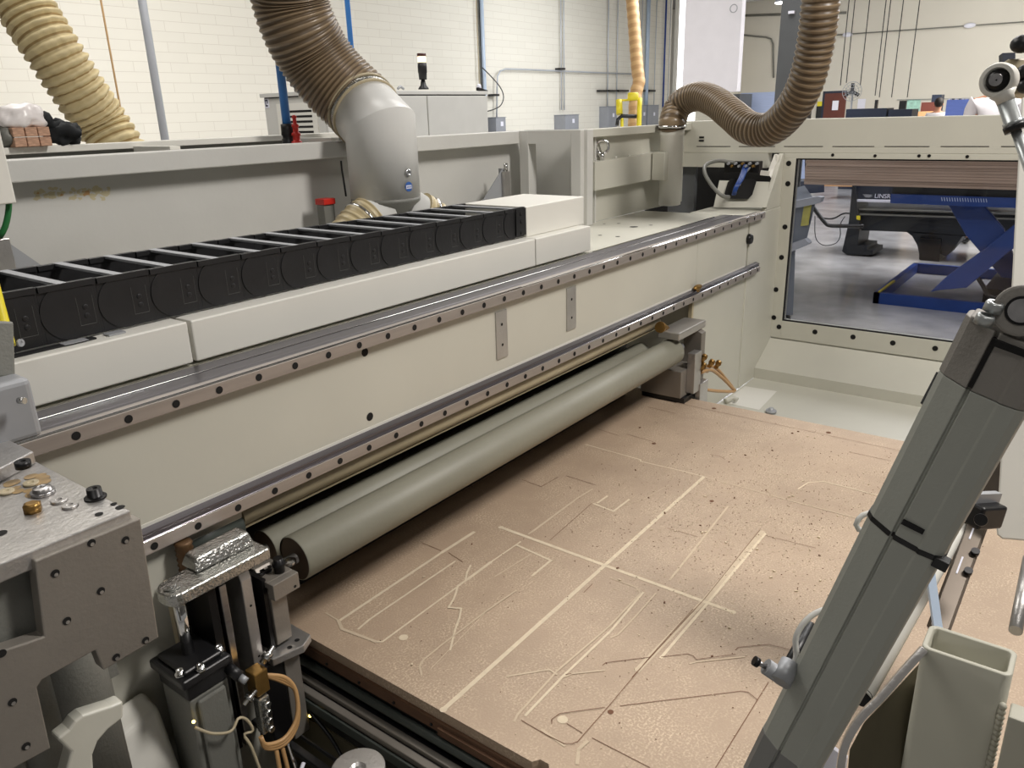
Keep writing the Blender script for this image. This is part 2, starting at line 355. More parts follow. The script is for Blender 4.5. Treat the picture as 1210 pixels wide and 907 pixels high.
for l in ([(747, 800), (833, 707), (898.7, 625)], [(682, 877), (688, 870), (720.6, 833), (768, 776.5), (819, 720)], [(712, 786), (716, 783), (768, 776.5)], [(781.6, 776), (813, 772.6), (819, 775), (823, 779.5), (869, 773.5)],
          [(869, 768), (872, 765), (908, 761.6), (920, 764.6), (933, 768)], [(668.6, 796.8), (710, 792)], [(652, 855), (652, 850), (661, 843.5), (714.7, 836)], [(732.5, 834), (875, 816.7), (884, 818), (894.7, 827)],
          [(670, 855), (688, 866)], [(616, 851), (645, 868), (667, 879), (677, 879), (682, 877)], [(700, 872), (768, 907)], [(845.6, 907), (908, 806)], [(530, 653), (547, 664)], [(498, 641), (521, 650.5)],
          [(617, 566.8), (639.5, 575)], [(669, 562), (704, 573)], [(706.5, 507), (731, 514.7)], [(741, 513), (772, 522)], [(649.4, 638.7), (699, 595)], [(788.5, 624), (824, 634)], [(904.6, 632.7), (964, 647.6)],
          [(839, 537), (850, 539), (857, 543)], [(765, 480.6), (798, 488.6)], [(1003.5, 534), (1052.7, 544.6)], [(770, 469.5), (850, 487), (960, 510.5), (1063, 532.7)], [(639.5, 575), (659, 564)], [(700, 690), (690, 700)]):
    strip(mb, l, DK, .0006)
for q, r in (((843.6, 482.5), .008), ((979, 511), .008), ((772.7, 524), .007), ((721.5, 841), .0055), ((841, 592), .006)): circ_on(mb, AZ(*q, 0), Z, r, lift=.0008)
mb.build('board', ['mdf', 'mdfedge', 'pale', 'paler', 'dark'], tb)
# frame under the front edge: extrusions along Y
mb = MB()
mb.cyl((.793, TY0, -.0605), (.793, 1.3, -.0605), .0085, n=16)
mb.m(1).box(.772, .786, TY0, 1.3, -.10, -.079).box(.753, .7685, TY0, 1.3, -.10, -.086).m(2).box(.762, .80, TY0, 1.3, -.16, -.088).m(0).box(.746, .752, TY0, 1.3, -.12, -.098)
mb.m(2).box(.80, 2.51, TY0, TY1, -.16, -.045)
mb.build('frame_extrusion', ['greendk', 'alu2', 'black'], tb, bev=.002)
for k in range(14): MB().cyl((.797, 1.2-k*.095, -.036), (.7945, 1.2-k*.095, -.036), .003, n=8).build('bolt', 'bolt', tb)
mb = MB().box(.758, 2.45, TY0, TY1, FZ+.0, -.162); mb.build('machine_bed', 'olive', tb)
# wood crumbs scattered over the board
mb = MB(); rnd = random.Random(3)
for k in range(4200):
    if rnd.random() < .75: x, y = rnd.gauss(1.75, .28), rnd.gauss(.62, .2)
    else: x, y = rnd.uniform(.85, 2.45), rnd.uniform(.1, 1.15)
    if not (.83 < x < 2.48 and -.2 < y < 1.15): continue
    a = rnd.uniform(0, 3.14); r_ = rnd.uniform(.0004, .0012)*(2.6 if rnd.random() < .018 else 1); u = Vector((math.cos(a), math.sin(a), 0)); v = Vector((-u.y, u.x, 0)); mb.m(rnd.choice((0, 1, 1, 1)))
    mb.obox((x, y, .0006+r_*.4), u, v, Z, r_*2.2, r_*1.1, r_*.9)
o = mb.build('wood_crumbs', ['dark', 'pale']); tag(o, 'dark and pale wood crumbs sprinkled over the cutting board', 'wood crumbs'); o['kind'] = 'stuff'

# ================================================================ GANTRY BEAM
bm_ = thing('gantry_beam', 'long cream machine beam with two steel guide rails crossing above the board', 'machine beam', (1.8, 1.25, .30))
BX0, BX1 = .20, 3.27
mb = MB().box(BX0, 2.75, 1.22, 1.72, .318, .566); mb.box(2.752, 3.258, 1.2205, 1.72, .318, .566)
mb.box(BX0, .735, 1.225, 1.5, -.30, .318)
mb.m(1)
for q in ((431, 416), (437, 492)): circ_on(mb, AY(*q, 1.22), -Y, .0095)
for q, r in (((749, 268), .017), ((731, 264), .008), ((714, 264.5), .006), ((709, 278), .008), ((730, 279.5), .009), ((769, 266), .008)): circ_on(mb, AZ(*q, .566), Z, r)
mb.build('beam_body', ['cream', 'hole'], bm_, bev=.002)
MB().box(.30, 3.24, 1.2188, 1.2202, .3525, .360).build('paint_edge', 'white', bm_)
MB().lathe((3.262, 1.221, .470), -Y, [(0, .022), (.010, .022), (.018, .018), (.018, .010)], n=24).build('end_knob', 'bolt', bm_)
def guide_rail(x0, x1, zb, name, big):
    mb = MB(); y0, h = 1.199, .0245 if big else .037
    if big:
        mb.m(1).prism([(x0, y0, zb), (x0, y0, zb+h), (x0, y0+.006, zb+h+.002), (x0, 1.222, zb+h+.002), (x0, 1.222, zb)], (x1-x0, 0, 0))
        mb.m(3).prism([(x0, y0-.0003, zb+h-.001), (x0, y0+.003, zb+h+.0025), (x0, y0+.007, zb+h+.003), (x0, y0+.007, zb+h-.001)], (x1-x0, 0, 0))  # thin chrome strip added along the rail edge for its highlight
        mb.m(0).box(x0, x1-.02, 1.208, 1.2365, zb+.012, zb+h+.001)
        mb.box(x0, x1-.14, 1.239, 1.281, .5665, .5695).box(x0, x1-.16, 1.2845, 1.323, .5665, .5705).m(3).box(x0, x1-.16, 1.2815, 1.2840, .5665, .5708).box(x0, x1-.16, 1.3235, 1.336, .5665, .5695)
    else:
        mb.m(1).prism([(x0, y0, zb), (x0, y0, zb+h-.013), (x0, y0+.003, zb+h-.012), (x0, 1.222, zb+h-.012), (x0, 1.222, zb)], (x1-x0, 0, 0))
        mb.m(0).prism([(x0, 1.204, zb+h-.013), (x0, 1.2055, zb+h-.006), (x0, 1.203, zb+h-.004), (x0, 1.203, zb+h), (x0, 1.222, zb+h+.004), (x0, 1.222, zb+h-.013)], (x1-x0, 0, 0))
    if not big: mb.m(3).prism([(x0, y0-.0002, zb+h-.0145), (x0, y0+.0022, zb+h-.0118), (x0, y0+.006, zb+h-.0118), (x0, y0+.006, zb+h-.0145)], (x1-x0, 0, 0))  # chrome highlight strip added along the lower rail edge
    mb.m(2); x = 1.207 - 11*.0822
    zc = zb+.0115
    while x < x1-.005:
        if x > x0+.02: circ_on(mb, (x, y0, zc), -Y, .007)
        x += .0822
    return mb.build('guide_rail', ['rail', 'railface', 'hole', 'chrome'], bm_, bev=.0008)
guide_rail(.30, 3.39, .545, 'upper', True); guide_rail(.30, 3.375, .3135, 'lower', False)
for x0, x1 in ((1.521, 1.568), (1.853, 1.902)):
    mb = MB().box(x0, x1, 1.2165, 1.22, .394, .521).m(1)
    for z in (.43, .485): circ_on(mb, ((x0+x1)/2, 1.2165, z), -Y, .004)
    mb.build('mounting_plate', ['alu', 'hole'], bm_, bev=.0006)
mb = MB(); mb.cyl((2.735, 1.20, .355), (2.735, 1.215, .355), .012); mb.sphere((2.735, 1.205, .362), .02, 1.6, .6, .5)
mb.build('grease_fitting', 'brass', bm_)
mb = MB().cyl((.735, 1.24, .286), (2.46, 1.24, .286), .0225, n=28); mb.box(.735, 2.46, 1.232, 1.25, .258, .263)
mb.build('pipe', 'beige', bm_, label='beige pipe running under the beam')
mb = MB(); mb.cyl((.60, 1.245, .27), (.733, 1.245, .27), .03); mb.m(1)
mb.tube([(.60, 1.20, .31), (.60, 1.20, .14)], .016, rf=lambda i, n: .016 if i % 2 else .013, step=.005)
mb.build('drive_end', ['greendk', 'springbrown'], bm_)
# sheet metal covers on top of the beam
for i, (x0, x1) in enumerate(((.30, .755), (.762, 1.873), (1.877, 2.183))):
    lab = ['white sheet-metal cover at the near left end of the beam, under the cable chain', 'long white sheet-metal cover in the middle of the beam, beside the cable chain', 'short white sheet-metal cover below the white box at the end of the cable chain'][i]
    o = MB().box(x0, x1, 1.34, 1.66, .5725, .652).build('sheet_metal_cover', 'white', bev=.003, origin=((x0+x1)/2, 1.5, .5725)); tag(o, lab, 'machine cover', 'white covers along the top of the beam')
o = MB().box(1.889, 2.207, 1.382, 1.625, .6525, .741).build('end_box', 'white', bev=.0025, origin=(2.05, 1.5, .6525)); tag(o, 'white box stacked on the short cover at the far end of the black cable chain', 'box')

# ================================================================ CABLE CHAIN
ch = thing('cable_chain', 'black plastic cable drag chain with grey crossbars lying along the beam', 'cable chain', (1.1, 1.5, .653))
CHT = lambda x: .7415 + max(0, (1.6-x))*.011
N = 16; L0, L1 = .336, 1.886; st = (L1-L0)/N
for i in range(N):
    x0 = L0+i*st; z1 = CHT(x0+st/2)
    for yy in (1.385, 1.612):
        mb = MB()
        r = (z1-.654)/2; zc = .654+r
        mb.box(x0, x0+st*1.0, yy+.004, yy+.014, .656, z1)
        mb.box(x0+st*.02, x0+st*.99, yy, yy+.010, z1-.010, z1+.0005)
        if yy < 1.5:
            c = (x0+r*.92, yy+.002, zc); mb.cyl(c, (c[0], yy+.006, c[2]), r*.97, n=40)
            mb.box(x0+r*.92, x0+st*.93, yy+.0022, yy+.006, .657, z1-.011)
            fx0, fx1 = x0+st*.60, x0+st*.88
            mb.m(1)
            for a in ((fx0, fx0+.0009, zc-.028, zc+.022), (fx1, fx1+.0009, zc-.028, zc+.022), (fx0, fx1, zc-.028, zc-.0272)): mb.box(a[0], a[1], yy+.0015, yy+.004, a[2], a[3])
            mb.m(0)
            for dz in (-.012, .003): mb.lathe(((fx0+fx1)/2, yy+.003, zc+dz), -Y, [(0, .0055), (.002, .0045), (.0025, .002)], n=12)
        mb.build('chain_link' if yy < 1.5 else 'rear_link', ['blackp', 'linemark'], ch, bev=.0006)
    if i < N:
        xb = x0+st*.34
        mb = MB().hexa([(xb, 1.388, z1-.004), (xb+.017, 1.388, z1-.004), (xb+.017, 1.622, z1-.004), (xb, 1.622, z1-.004), (xb, 1.388, z1+.001), (xb+.017, 1.388, z1+.001), (xb+.017, 1.622, z1+.001), (xb, 1.622, z1+.001)])
        mb.build('crossbar', 'galv', ch, bev=.0005)
for k in range(5):
    yy = 1.42+k*.042
    MB().tube([(L0, yy, .675), (.8, yy+.006, .684), (1.3, yy-.004, .676), (1.87, yy, .68)], .009-.001*(k % 3), n=8, step=.08).build('cable', 'black', ch)
mb = MB().box(1.84, 1.888, 1.383, 1.3845, .66, .738)
for z in (.668, .70, .722): mb.lathe((1.866, 1.3835, z), -Y, [(0, .006), (.003, .005)], n=12)
mb.build('end_bracket', 'black', ch)
mb = MB().box(.34, .60, 1.366, 1.383, .6525, .655); mb.m(1).box(.545, .585, 1.362, 1.383, .655, .656).box(.62, .65, 1.362, 1.383, .6525, .6555)
mb.build('chain_tray', ['black', 'galv'], ch)

# ================================================================ REAR ENCLOSURE
re = thing('rear_enclosure', 'pale grey painted steel enclosure wall standing behind the machine beam', 'enclosure wall', (1.7, 2.0, FZ))
MB().box(.30, 2.73, 1.985, 2.05, .885, .935).build('top_rail', 'grey_paint', re, bev=.003)
MB().box(.30, 1.885, 2.048, 2.06, -.3, .93).build('back_panel', 'grey_paint', re); MB().box(1.889, 2.80, 2.048, 2.06, -.3, .93).build('back_panel', 'grey_paint', re)
MB().box(2.675, 2.73, 1.94, 1.985, -.2, .935).build('post', 'grey_paint', re, bev=.002)
MB().box(2.675, 2.73, 1.69, 1.735, -.2, .936).build('post', 'grey_paint', re, bev=.002)
MB().box(2.675, 2.73, 1.735, 1.94, .885, .935).build('top_rail', 'grey_paint', re)
MB().box(2.80, 2.81, 1.70, 2.05, .2, .935).build('side_panel', 'grey_paint', re)
mb = MB().box(2.70, 2.745, 1.675, 1.735, .5675, .936); mb.build('corner_post', 'grey_paint', re, bev=.002)
mb = MB(); mb.box(2.75, XW, 1.715, 1.725, .5675, .93).box(2.745, XW, 1.68, 1.74, .905, .936)
mb.hexa([(2.755, 1.672, .70), (3.36, 1.672, .705), (3.36, 1.715, .705), (2.755, 1.715, .70), (2.755, 1.672, .812), (3.36, 1.672, .822), (3.36, 1.715, .822), (2.755, 1.715, .812)])
mb.build('end_panel', 'cream', re, bev=.002)
for x in (2.95, 3.06, 3.18): MB().lathe((x, 1.69, .815), Z, [(0, .006), (.007, .005)], n=10).build('bolt', 'white', re)
# second frame rail further back
rr = thing('rear_beam', 'white steel channel running parallel behind the enclosure wall, carrying the black bag', 'steel beam', (1.3, 2.24, .9))
MB().box(.3, 2.0, 2.24, 2.30, .9385, .956).build('channel', 'white', rr, bev=.002)
for x in (1.19, 1.75): MB().box(x, x+.03, 2.05, 2.24, .90, .944).build('web', 'white', rr)
MB().box(.3, 2.0, 2.28, 2.30, .6, .938).build('panel', 'dgrey', rr)
# gusset brackets on the back panel
def gusset(name, x, y0, zt, label, s_=1):
    t = thing(name, label, 'bracket', (x, y0, zt-.2))
    mb = MB(); mb.prism([(x, y0, zt), (x+.004, y0, zt-.0), (x+.004, y0, zt-.20), (x, y0, zt-.20)], (0, .03, 0)); mb.build('flange', 'galv', t)
    mb = MB().prism([(x-.012, y0-.0, zt), (x-.012*1, y0-.0, zt-.2), (x-.15, y0+.045, zt-.2), (x-.15, y0+.045, zt-.17)], (0, .003, 0)) if s_ < 0 else MB().prism([(x, y0, zt), (x, y0, zt-.2), (x+.16, y0+.03, zt-.2), (x+.13, y0+.03, zt-.13)], (0, .003, 0))
    mb.build('web', 'galv', t)
    MB().box(x-.02, x+.02, y0-.012, y0, zt-.19, zt-.01).build('upright', 'alu', t, bev=.002)
    mb = MB().cyl((x, y0-.006, zt-.01), (x, y0-.006, zt+.02), .008); mb.build('bolt', 'screwhead', t)
gusset('gusset_bracket', 2.50, 1.93, .80, 'grey triangular bracket with a bolt at the right end of the rear panel', -1)
gusset('gusset_bracket', .685, 1.93, .785, 'blue-grey triangular bracket behind the left end of the cable chain', 1)
# red capped strip by the duct
t = thing('safety_switch', 'narrow grey switch with a red cap on the rear panel left of the duct', 'switch', (1.50, 1.95, .6))
P0 = AY(389, 240, 1.95); MB().box(P0.x-.022, P0.x+.020, 1.95, 1.985, .60, P0.z-.004).build('switch_body', 'dgrey', t, bev=.002); MB().box(P0.x-.024, P0.x+.022, 1.945, 1.988, P0.z-.004, P0.z+.014).build('cap', 'red', t, bev=.002)
o = MB().tube([AY(403, 190, 1.97), AY(404, 200, 1.965), AY(406, 212, 1.96), AY(409, 232, 1.95)], .003, n=8, step=.01).build('thin_cable', 'black'); tag(o, 'thin black cable hanging beside the left edge of the grey duct', 'cable')

# eye bolt
t = thing('eye_bolt', 'steel lifting eye bolt standing on the ledge right of the white box', 'eye bolt', (2.83, 1.693, .81))
c = AY(711.5, 173.5, 1.693); mb = MB(); rh = Vector((.62, -.78, 0)); mb.tube([c+rh*(math.cos(a)*.026)+Z*(math.sin(a)*.026) for a in [k*math.pi/14 for k in range(29)]], .0058, n=10, caps=False); mb.build('ring', 'chrome', t)
MB().cyl((c.x, c.y, .812), (c.x, c.y, c.z-.02), .009).build('shank', 'chrome', t)
# ================================================================ PRESSURE ROLLERS
def roller(x0, x1, y, z, r, label):
    t = thing('pressure_roller', label, 'roller', (x0, y, z), 'rubber pressure rollers under the beam')
    MB().lathe((x0, y, z), X, [(0, r-.002), (.002, r), (x1-x0-.002, r), (x1-x0, r-.002)], n=48, caps=False).build('tube', 'roller', t)
    mb = MB().lathe((x0+.003, y, z), X, [(0, r-.001), (.001, r-.001), (.001, r*.78), (.006, r*.75), (.006, r*.45), (.002, r*.42), (.002, r*.3)], n=40); mb.build('end_cap', 'capbrown', t)
    MB().lathe((x1-.004, y, z), X, [(0, r-.001), (.003, r-.004)], n=32).build('end_cap', 'bolt', t)
    MB().cyl((x0-.035, y, z), (x1+.03, y, z), .011).build('shaft', 'steel', t)
roller(.79, 2.44, 1.158, .192, .0465, 'front grey-green rubber roller stretched over the board, nearest the camera')
roller(.80, 2.42, 1.268, .172, .041, 'second grey-green roller, in shadow behind the front roller')
sh = thing('gap_blackout', 'added black sheet that keeps the gap above the second roller dark', 'blackout sheet', (1.6, 1.34, 0))  # black plate added behind the rollers to make the gap dark
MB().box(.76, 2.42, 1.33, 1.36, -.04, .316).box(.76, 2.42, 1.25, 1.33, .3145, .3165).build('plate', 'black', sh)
# left lifting bracket
lb = thing('roller_lift', 'cast aluminium arm with chrome rod and steel blocks holding the near end of the rollers', 'lifting mechanism', (.63, 1.15, 0))
mb = MB(); a0, a1 = .535, .708
pts = [(a0, 1.105, .252)]+[(a0-.022*math.sin(k*math.pi/8)-.0, 1.135-.03*math.cos(k*math.pi/8), .252) for k in range(1, 8)]+[(a0, 1.165, .252), (a1-.01, 1.19, .252), (a1, 1.18, .252), (a1, 1.105, .252)]
mb.prism(pts, (0, 0, .024))
mb.hexa([(.580, 1.135, .276), (.700, 1.135, .276), (.700, 1.186, .276), (.580, 1.186, .276), (.590, 1.147, .300), (.695, 1.147, .302), (.695, 1.18, .302), (.590, 1.18, .300)])
mb.build('arm', 'castal', lb, bev=.005, seg=3)
mb = MB().lathe((.535, 1.135, .276), Z, [(0, .015), (.003, .015), (.003, .009), (.006, .008)], n=6); mb.build('nut', 'castal', lb)
MB().cyl((.54, 1.132, .145), (.54, 1.132, .254), .0100).build('chrome_rod', 'chrome', lb)
MB().box(.555, .578, 1.19, 1.205, .04, .25).build('guide_strip', 'beige', lb)
# dark plates behind
MB().box(.585, .60, 1.12, 1.20, -.10, .25).build('back_plate', 'bolt', lb)
mb = MB().box(.605, .618, 1.115, 1.19, -.10, .245).m(1)
for z in (.198, .168): circ_on(mb, (.605, 1.135, z), -X, .009)
mb.build('slotted_plate', ['steel', 'hole'], lb, bev=.0015)
mb = MB().prism([(.652, 1.125, -.02), (.652, 1.20, -.02), (.652, 1.20, .225), (.652, 1.150, .250), (.652, 1.132, .245), (.652, 1.125, .225)], (.022, 0, 0)); mb.m(1)
for z in (.17, .06): circ_on(mb, (.664, 1.125, z), -Y, .0025)
mb.build('clamp_plate', ['alu', 'hole'], lb, bev=.002)
mb = MB().prism([(.700, 1.115, .065), (.700, 1.225, .065), (.700, 1.225, .21), (.700, 1.155, .215), (.700, 1.115, .170)], (.034, 0, 0)); mb.build('steel_block', 'alu2', lb, bev=.0015)
MB().box(.690, .698, 1.12, 1.225, .05, .21).build('shaded_face', 'bolt', lb)  # black sheet paints the shaded left face of the steel block
mb = MB().box(.695, .752, 1.095, 1.112, .172, .205).box(.695, .752, 1.112, 1.19, .193, .205).m(1); circ_on(mb, (.741, 1.095, .180), -Y, .003); mb.build('bearing_block', ['alu2', 'hole'], lb, bev=.0012)
mb = MB().lathe((.733, 1.125, .205), Z, [(0, .010), (.012, .010), (.014, .0125), (.019, .0125), (.021, .009), (.029, .009)], n=20); mb.build('bolt', 'bolt', lb)
mb = MB().lathe((.768, 1.14, .200), Z, [(0, .012), (.006, .012), (.008, .007)], n=18); mb.build('bolt', 'screwhead', lb)
for x in (.705, .72): MB().lathe((x, 1.15, .205), Z, [(0, .012), (.006, .012), (.006, .006), (.003, .006)], n=16).build('bolt', 'bolt', lb)
# chamfered flange and post under the block
c0 = AY(312, 772, 1.115); mb = MB(); z0 = .040
mb.prism([(.675, 1.10, z0), (.735, 1.085, z0), (.765, 1.10, z0), (.765, 1.18, z0), (.675, 1.18, z0)], (0, 0, .016)); mb.m(1)
for x, y in ((.716, 1.102), (.738, 1.108)): circ_on(mb, (x, y, z0+.016), Z, .005)
mb.build('flange', ['alu', 'hole'], lb, bev=.002)
mb = MB().box(.705, .74, 1.11, 1.13, -.16, .04); mb.build('post', 'alu2', lb, bev=.002)
MB().box(.66, .703, 1.11, 1.16, -.16, .04).build('dark_post', 'bolt', lb, bev=.002)
# pneumatic cylinder
pc = thing('pneumatic_cylinder', 'upright grey pneumatic cylinder with a black flanged head below the aluminium arm', 'pneumatic cylinder', (.56, 1.13, -.4))
hz_ = .066
mb = MB().box(.494, .586, 1.078, 1.184, .052+hz_, .070+hz_).box(.504, .577, 1.088, 1.174, .070+hz_, .079+hz_).box(.502, .580, 1.086, 1.176, .022+hz_, .052+hz_); mb.build('head', 'black', pc, bev=.007, seg=3)
for x, y in ((.504, 1.100), (.532, 1.084), (.578, 1.102), (.560, 1.174)):
    mb = MB().lathe((x, y, .070+hz_), Z, [(0, .0085), (.004, .0085), (.004, .0058), (.011, .0058), (.011, .003), (.008, .003)], n=14); mb.build('bolt', 'screwhead', pc)
mb = MB().box(.504, .578, 1.088, 1.174, -.45, .022+hz_).box(.515, .568, 1.080, 1.088, -.45, .016+hz_); mb.build('barrel', 'dgrey', pc, bev=.004)
MB().cyl((.582, 1.09, .105), (.588, 1.066, .092), .010).build('cushion_screw', 'black', pc); MB().cyl((.588, 1.066, .092), (.592, 1.055, .085), .0065).build('fitting', 'galv', pc)
MB().sphere((.500, 1.078, .055), .003).build('indicator_light', 'led', pc)
o = MB().tube([(x+.012, y+.016, z+.105) for x, y, z in ((.488, 1.062, -.062), (.51, 1.05, -.085), (.54, 1.045, -.10), (.56, 1.05, -.09), (.575, 1.05, -.105), (.58, 1.045, -.13), (.565, 1.05, -.13), (.57, 1.04, -.16), (.58, 1.03, -.26), (.60, 1.03, -.4))], .0026, n=8, step=.006).build('sensor_wire', 'beige'); tag(o, 'thin beige sensor wire curling down the front of the grey pneumatic cylinder', 'wire')
# brass valve with tubes
bv = thing('air_valve', 'brass air fitting block with tan tubes hanging between the steel plates', 'air valve', (.66, 1.08, .0))
MB().box(.628, .655, 1.065, 1.095, -.005, .042).build('brass_block', 'brass', bv, bev=.002)
MB().lathe((.655, 1.08, .045), Vector((.8, .1, .45)), [(0, .006), (.008, .006), (.008, .009), (.022, .009), (.022, .005), (.034, .005)], n=14).build('fitting', 'screwhead', bv)
MB().lathe((.628, 1.07, .01), Vector((-.9, -.1, -.35)), [(0, .006), (.012, .006), (.012, .008), (.02, .008), (.02, .004), (.03, .004)], n=14).build('fitting', 'screwhead', bv)
MB().box(.625, .648, 1.06, 1.08, -.085, -.008).build('manifold', 'castal', bv, bev=.003)
for k in range(4): MB().cyl((.637, 1.060, -.022-k*.018), (.639, 1.052, -.022-k*.018), .006, n=12).build('port', 'screwhead', bv)
for k in range(3):
    MB().tube([(.655, 1.08, .02), (.69, 1.07, -.005-.006*k), (.702, 1.06, -.04), (.69, 1.05, -.085-.006*k), (.655, 1.045, -.105-.006*k), (.62, 1.05, -.095-.004*k), (.615, 1.055, -.075)], .0042, n=8, step=.008).build('tan_tube', 'ochre', bv)
for k, (dx, m_) in enumerate(((0, 'ochre'), (.012, 'chrome'), (-.012, 'ochre'))):
    MB().tube([(.65+dx, 1.05, -.11), (.645+dx*1.5, 1.03, -.2), (.64+dx*2, 1.02, -.35)], .004, n=8, step=.02).build('hanging_tube', m_, bv)
MB().tube([(.625, 1.02, -.172), (.65, 1.01, -.165), (.675, 1.02, -.155)], .004, n=6, step=.01).build('cable_tie', 'paper', bv)
bv.location += Vector((-.014, 0, .034))
# pit with disc
pt = thing('bearing_disc', 'round turned aluminium disc with a central hole, in the dark pit below the board edge', 'aluminium disc', (.72, .88, -.35))
c = AX(423, 908, .665); mb = MB().lathe(c, Z, [(-.012, .047), (0, .047), (.0015, .0455), (.0015, .014), (-.006, .012)], n=48); mb.build('disc', 'alu', pt, bev=0)
MB().cyl((c.x, c.y, -.42), (c.x, c.y, c.z-.013), .03).build('hub', 'black', pt)

o = MB().tube([(.745, 1.11, -.12), (.75, 1.05, -.17), (.74, 1.0, -.23), (.72, 1.02, -.30), (.70, 1.1, -.34)], .004, n=8, step=.01).build('sensor_cable', 'black'); tag(o, 'thin black sensor cable looping in the pit below the board corner', 'cable')
MB_ = MB().sphere((.745, 1.11, -.13), .0035); o = MB_.build('indicator_light', 'led'); tag(o, 'tiny amber indicator light glowing in the pit under the steel flange', 'indicator light')
mb = MB().box(.30, .755, -.9, 1.9, -.72, -.42); struct_pit = mb.build('machine_sump', 'olive'); tag(struct_pit, 'dirty olive machine base floor at the bottom of the pit left of the board', 'machine base')
p0_, p1_ = AZ(300, 850, -.16), AZ(392, 915, -.16); mb = MB().bar(p0_, p1_, .016, .012); mb.bar(p0_+Vector((.03, 0, -.004)), p1_+Vector((.03, 0, -.004)), .005, .01)
o = mb.build('slotted_bar', 'black', bev=.002); tag(o, 'black slotted bar crossing the pit beneath the brass fittings', 'bar')

# cream machine casting at the lower left
ca = thing('casting', 'cream painted machine casting with a rounded lug below the drilled plate', 'casting', (.5, 1.1, -.3))
mb = MB().hexa([(.375, 1.04, -.42), (.492, 1.04, -.42), (.492, 1.21, -.42), (.375, 1.21, -.42), (.385, 1.165, .03), (.488, 1.165, .05), (.488, 1.215, .065), (.385, 1.215, .055)])
mb.build('ramp', 'white', ca, bev=.010, seg=4)
MB().box(.36, .735, 1.222, 1.24, -.42, .31).build('side_wall', 'cream', ca, bev=.004)
mb = MB().prism([AY(*q, .80) for q in ((146, 828), (132, 834), (110, 841), (98, 845), (89, 852), (82, 862), (68, 873), (84, 889), (72, 935), (113, 935), (110, 892), (116, 876), (128, 862), (146, 848))], (0, .02, 0)); mb.build('lug', 'cream', ca, bev=.003, seg=3)
# right roller bracket at the far end of the table
rb = thing('roller_holder', 'aluminium bracket holding the far end of the front roller', 'bracket', (2.55, 1.14, 0))
mb = MB().box(2.40, 2.62, 1.115, 1.20, .245, .272); mb.build('top_plate', 'alu', rb, bev=.004)
mb = MB().prism([(2.565, 1.105, 0), (2.565, 1.175, 0), (2.565, 1.175, .245), (2.565, 1.15, .255), (2.565, 1.105, .235)], (.035, 0, 0)); mb.build('post', 'alu2', rb, bev=.002)
MB().box(2.485, 2.54, 1.09, 1.12, .03, .18).build('bearing_block', 'alu', rb, bev=.002)
MB().box(2.44, 2.60, 1.12, 1.28, .02, .12).build('side_block', 'alu2', rb, bev=.002)
MB().box(2.53, 2.60, 1.085, 1.105, -.16, .055).build('lower_post', 'alu', rb, bev=.002)
MB().box(2.45, 2.565, 1.11, 1.28, -.15, .02).build('dark_block', 'black', rb, bev=.002)
MB().cyl((2.44, 1.158, .192), (2.50, 1.158, .192), .018).build('bearing', 'galv', rb)
mb = MB()
for k in range(5): mb.cyl((2.40+k*.018, 1.19, .285-.008*k), (2.41+k*.018, 1.19, .281-.008*k), .02-.002*k, n=16)
mb.build('drive_coupling', 'brass', rb)
hz = thing('air_tubes', 'tan air tubes with brass fittings looping out from the far roller bracket', 'air tubes', (2.62, 1.13, .0))
for k, pp in enumerate(([(828, 440), (840, 437), (852, 445), (864, 457), (868, 462), (850, 462), (832, 460)], [(830, 432), (845, 434), (858, 448), (866, 458)], [(826, 436), (836, 438)])):
    MB().tube([AY(*q, 1.10+.01*k) for q in pp], (.0065 if k < 2 else .009), n=10, step=.02).build('tube', 'ochre', hz)
for q in ((828, 437), (838, 433), (846, 434), (829, 427)): c = AY(*q, 1.09); MB().lathe(c, Vector((.6, 0, .3)), [(0, .008), (.02, .008), (.02, .011), (.032, .011)], n=12).build('fitting', 'brass', hz)

# ================================================================ END WALL WITH WINDOW, COLUMN, TRAY
XW = 3.65
WY0, WY1, WZ0, WZ1 = .12, 1.17, .033, .778
ef = thing('machine_enclosure', 'cream machine end enclosure with black bolt plugs around a clear window', 'machine enclosure', (XW, .7, FZ))
MB().box(XW, XW+.05, -.4, 1.80, .80, .945).build('top_beam', 'cream', ef, bev=.003)
mb = MB().box(XW-.004, XW+.05, WY0-.1, WY1+.055, WZ1, .80).box(XW-.006, XW+.05, WY1, WY1+.055, -.052, WZ1).box(XW-.006, XW+.05, -.4, WY1, -.052, WZ0).box(XW-.004, XW+.05, -.05, .13, WZ0, WZ1)
mb.m(1).box(XW-.0005, XW+.01, WY0, WY1+.002, WZ1-.006, WZ1+.004).box(XW-.0005, XW+.01, WY0, WY1, WZ0-.003, WZ0+.006).box(XW-.003, XW+.01, WY1-.006, WY1+.003, WZ0, WZ1)
mb.build('window_frame', ['cream', 'hole'], ef, bev=.0015)
mb = MB()
y = -.2
while y < 1.55:
    mb.box(XW-.001, XW, y, y+.17, .8275, .8305); y += .21
mb.build('slot_line', 'hole', ef)
for q in ((932, 193), (931, 217), (927.6, 268), (923.5, 304), (917, 342), (914.5, 375), (920.5, 386), (963, 392), (1008, 398), (1055, 405), (1105, 411.5)):
    c = AX(*q, XW-.006); MB().lathe(c, -X, [(0, .0115), (.0012, .0115), (.0015, .008)], n=16).build('plug', 'bolt', ef)
for q in ((984, 183), (1034, 184), (1086, 184), (1143, 185), (1098, 184)):
    c = AX(*q, XW-.004); MB().lathe(c, -X, [(0, .0065), (.002, .0065)], n=12).build('plug', 'bolt', ef)
p = MB().box(XW+.02, XW+.026, WY0-.05, WY1+.02, WZ0-.01, WZ1+.01).build('window_pane', 'glass', ef)
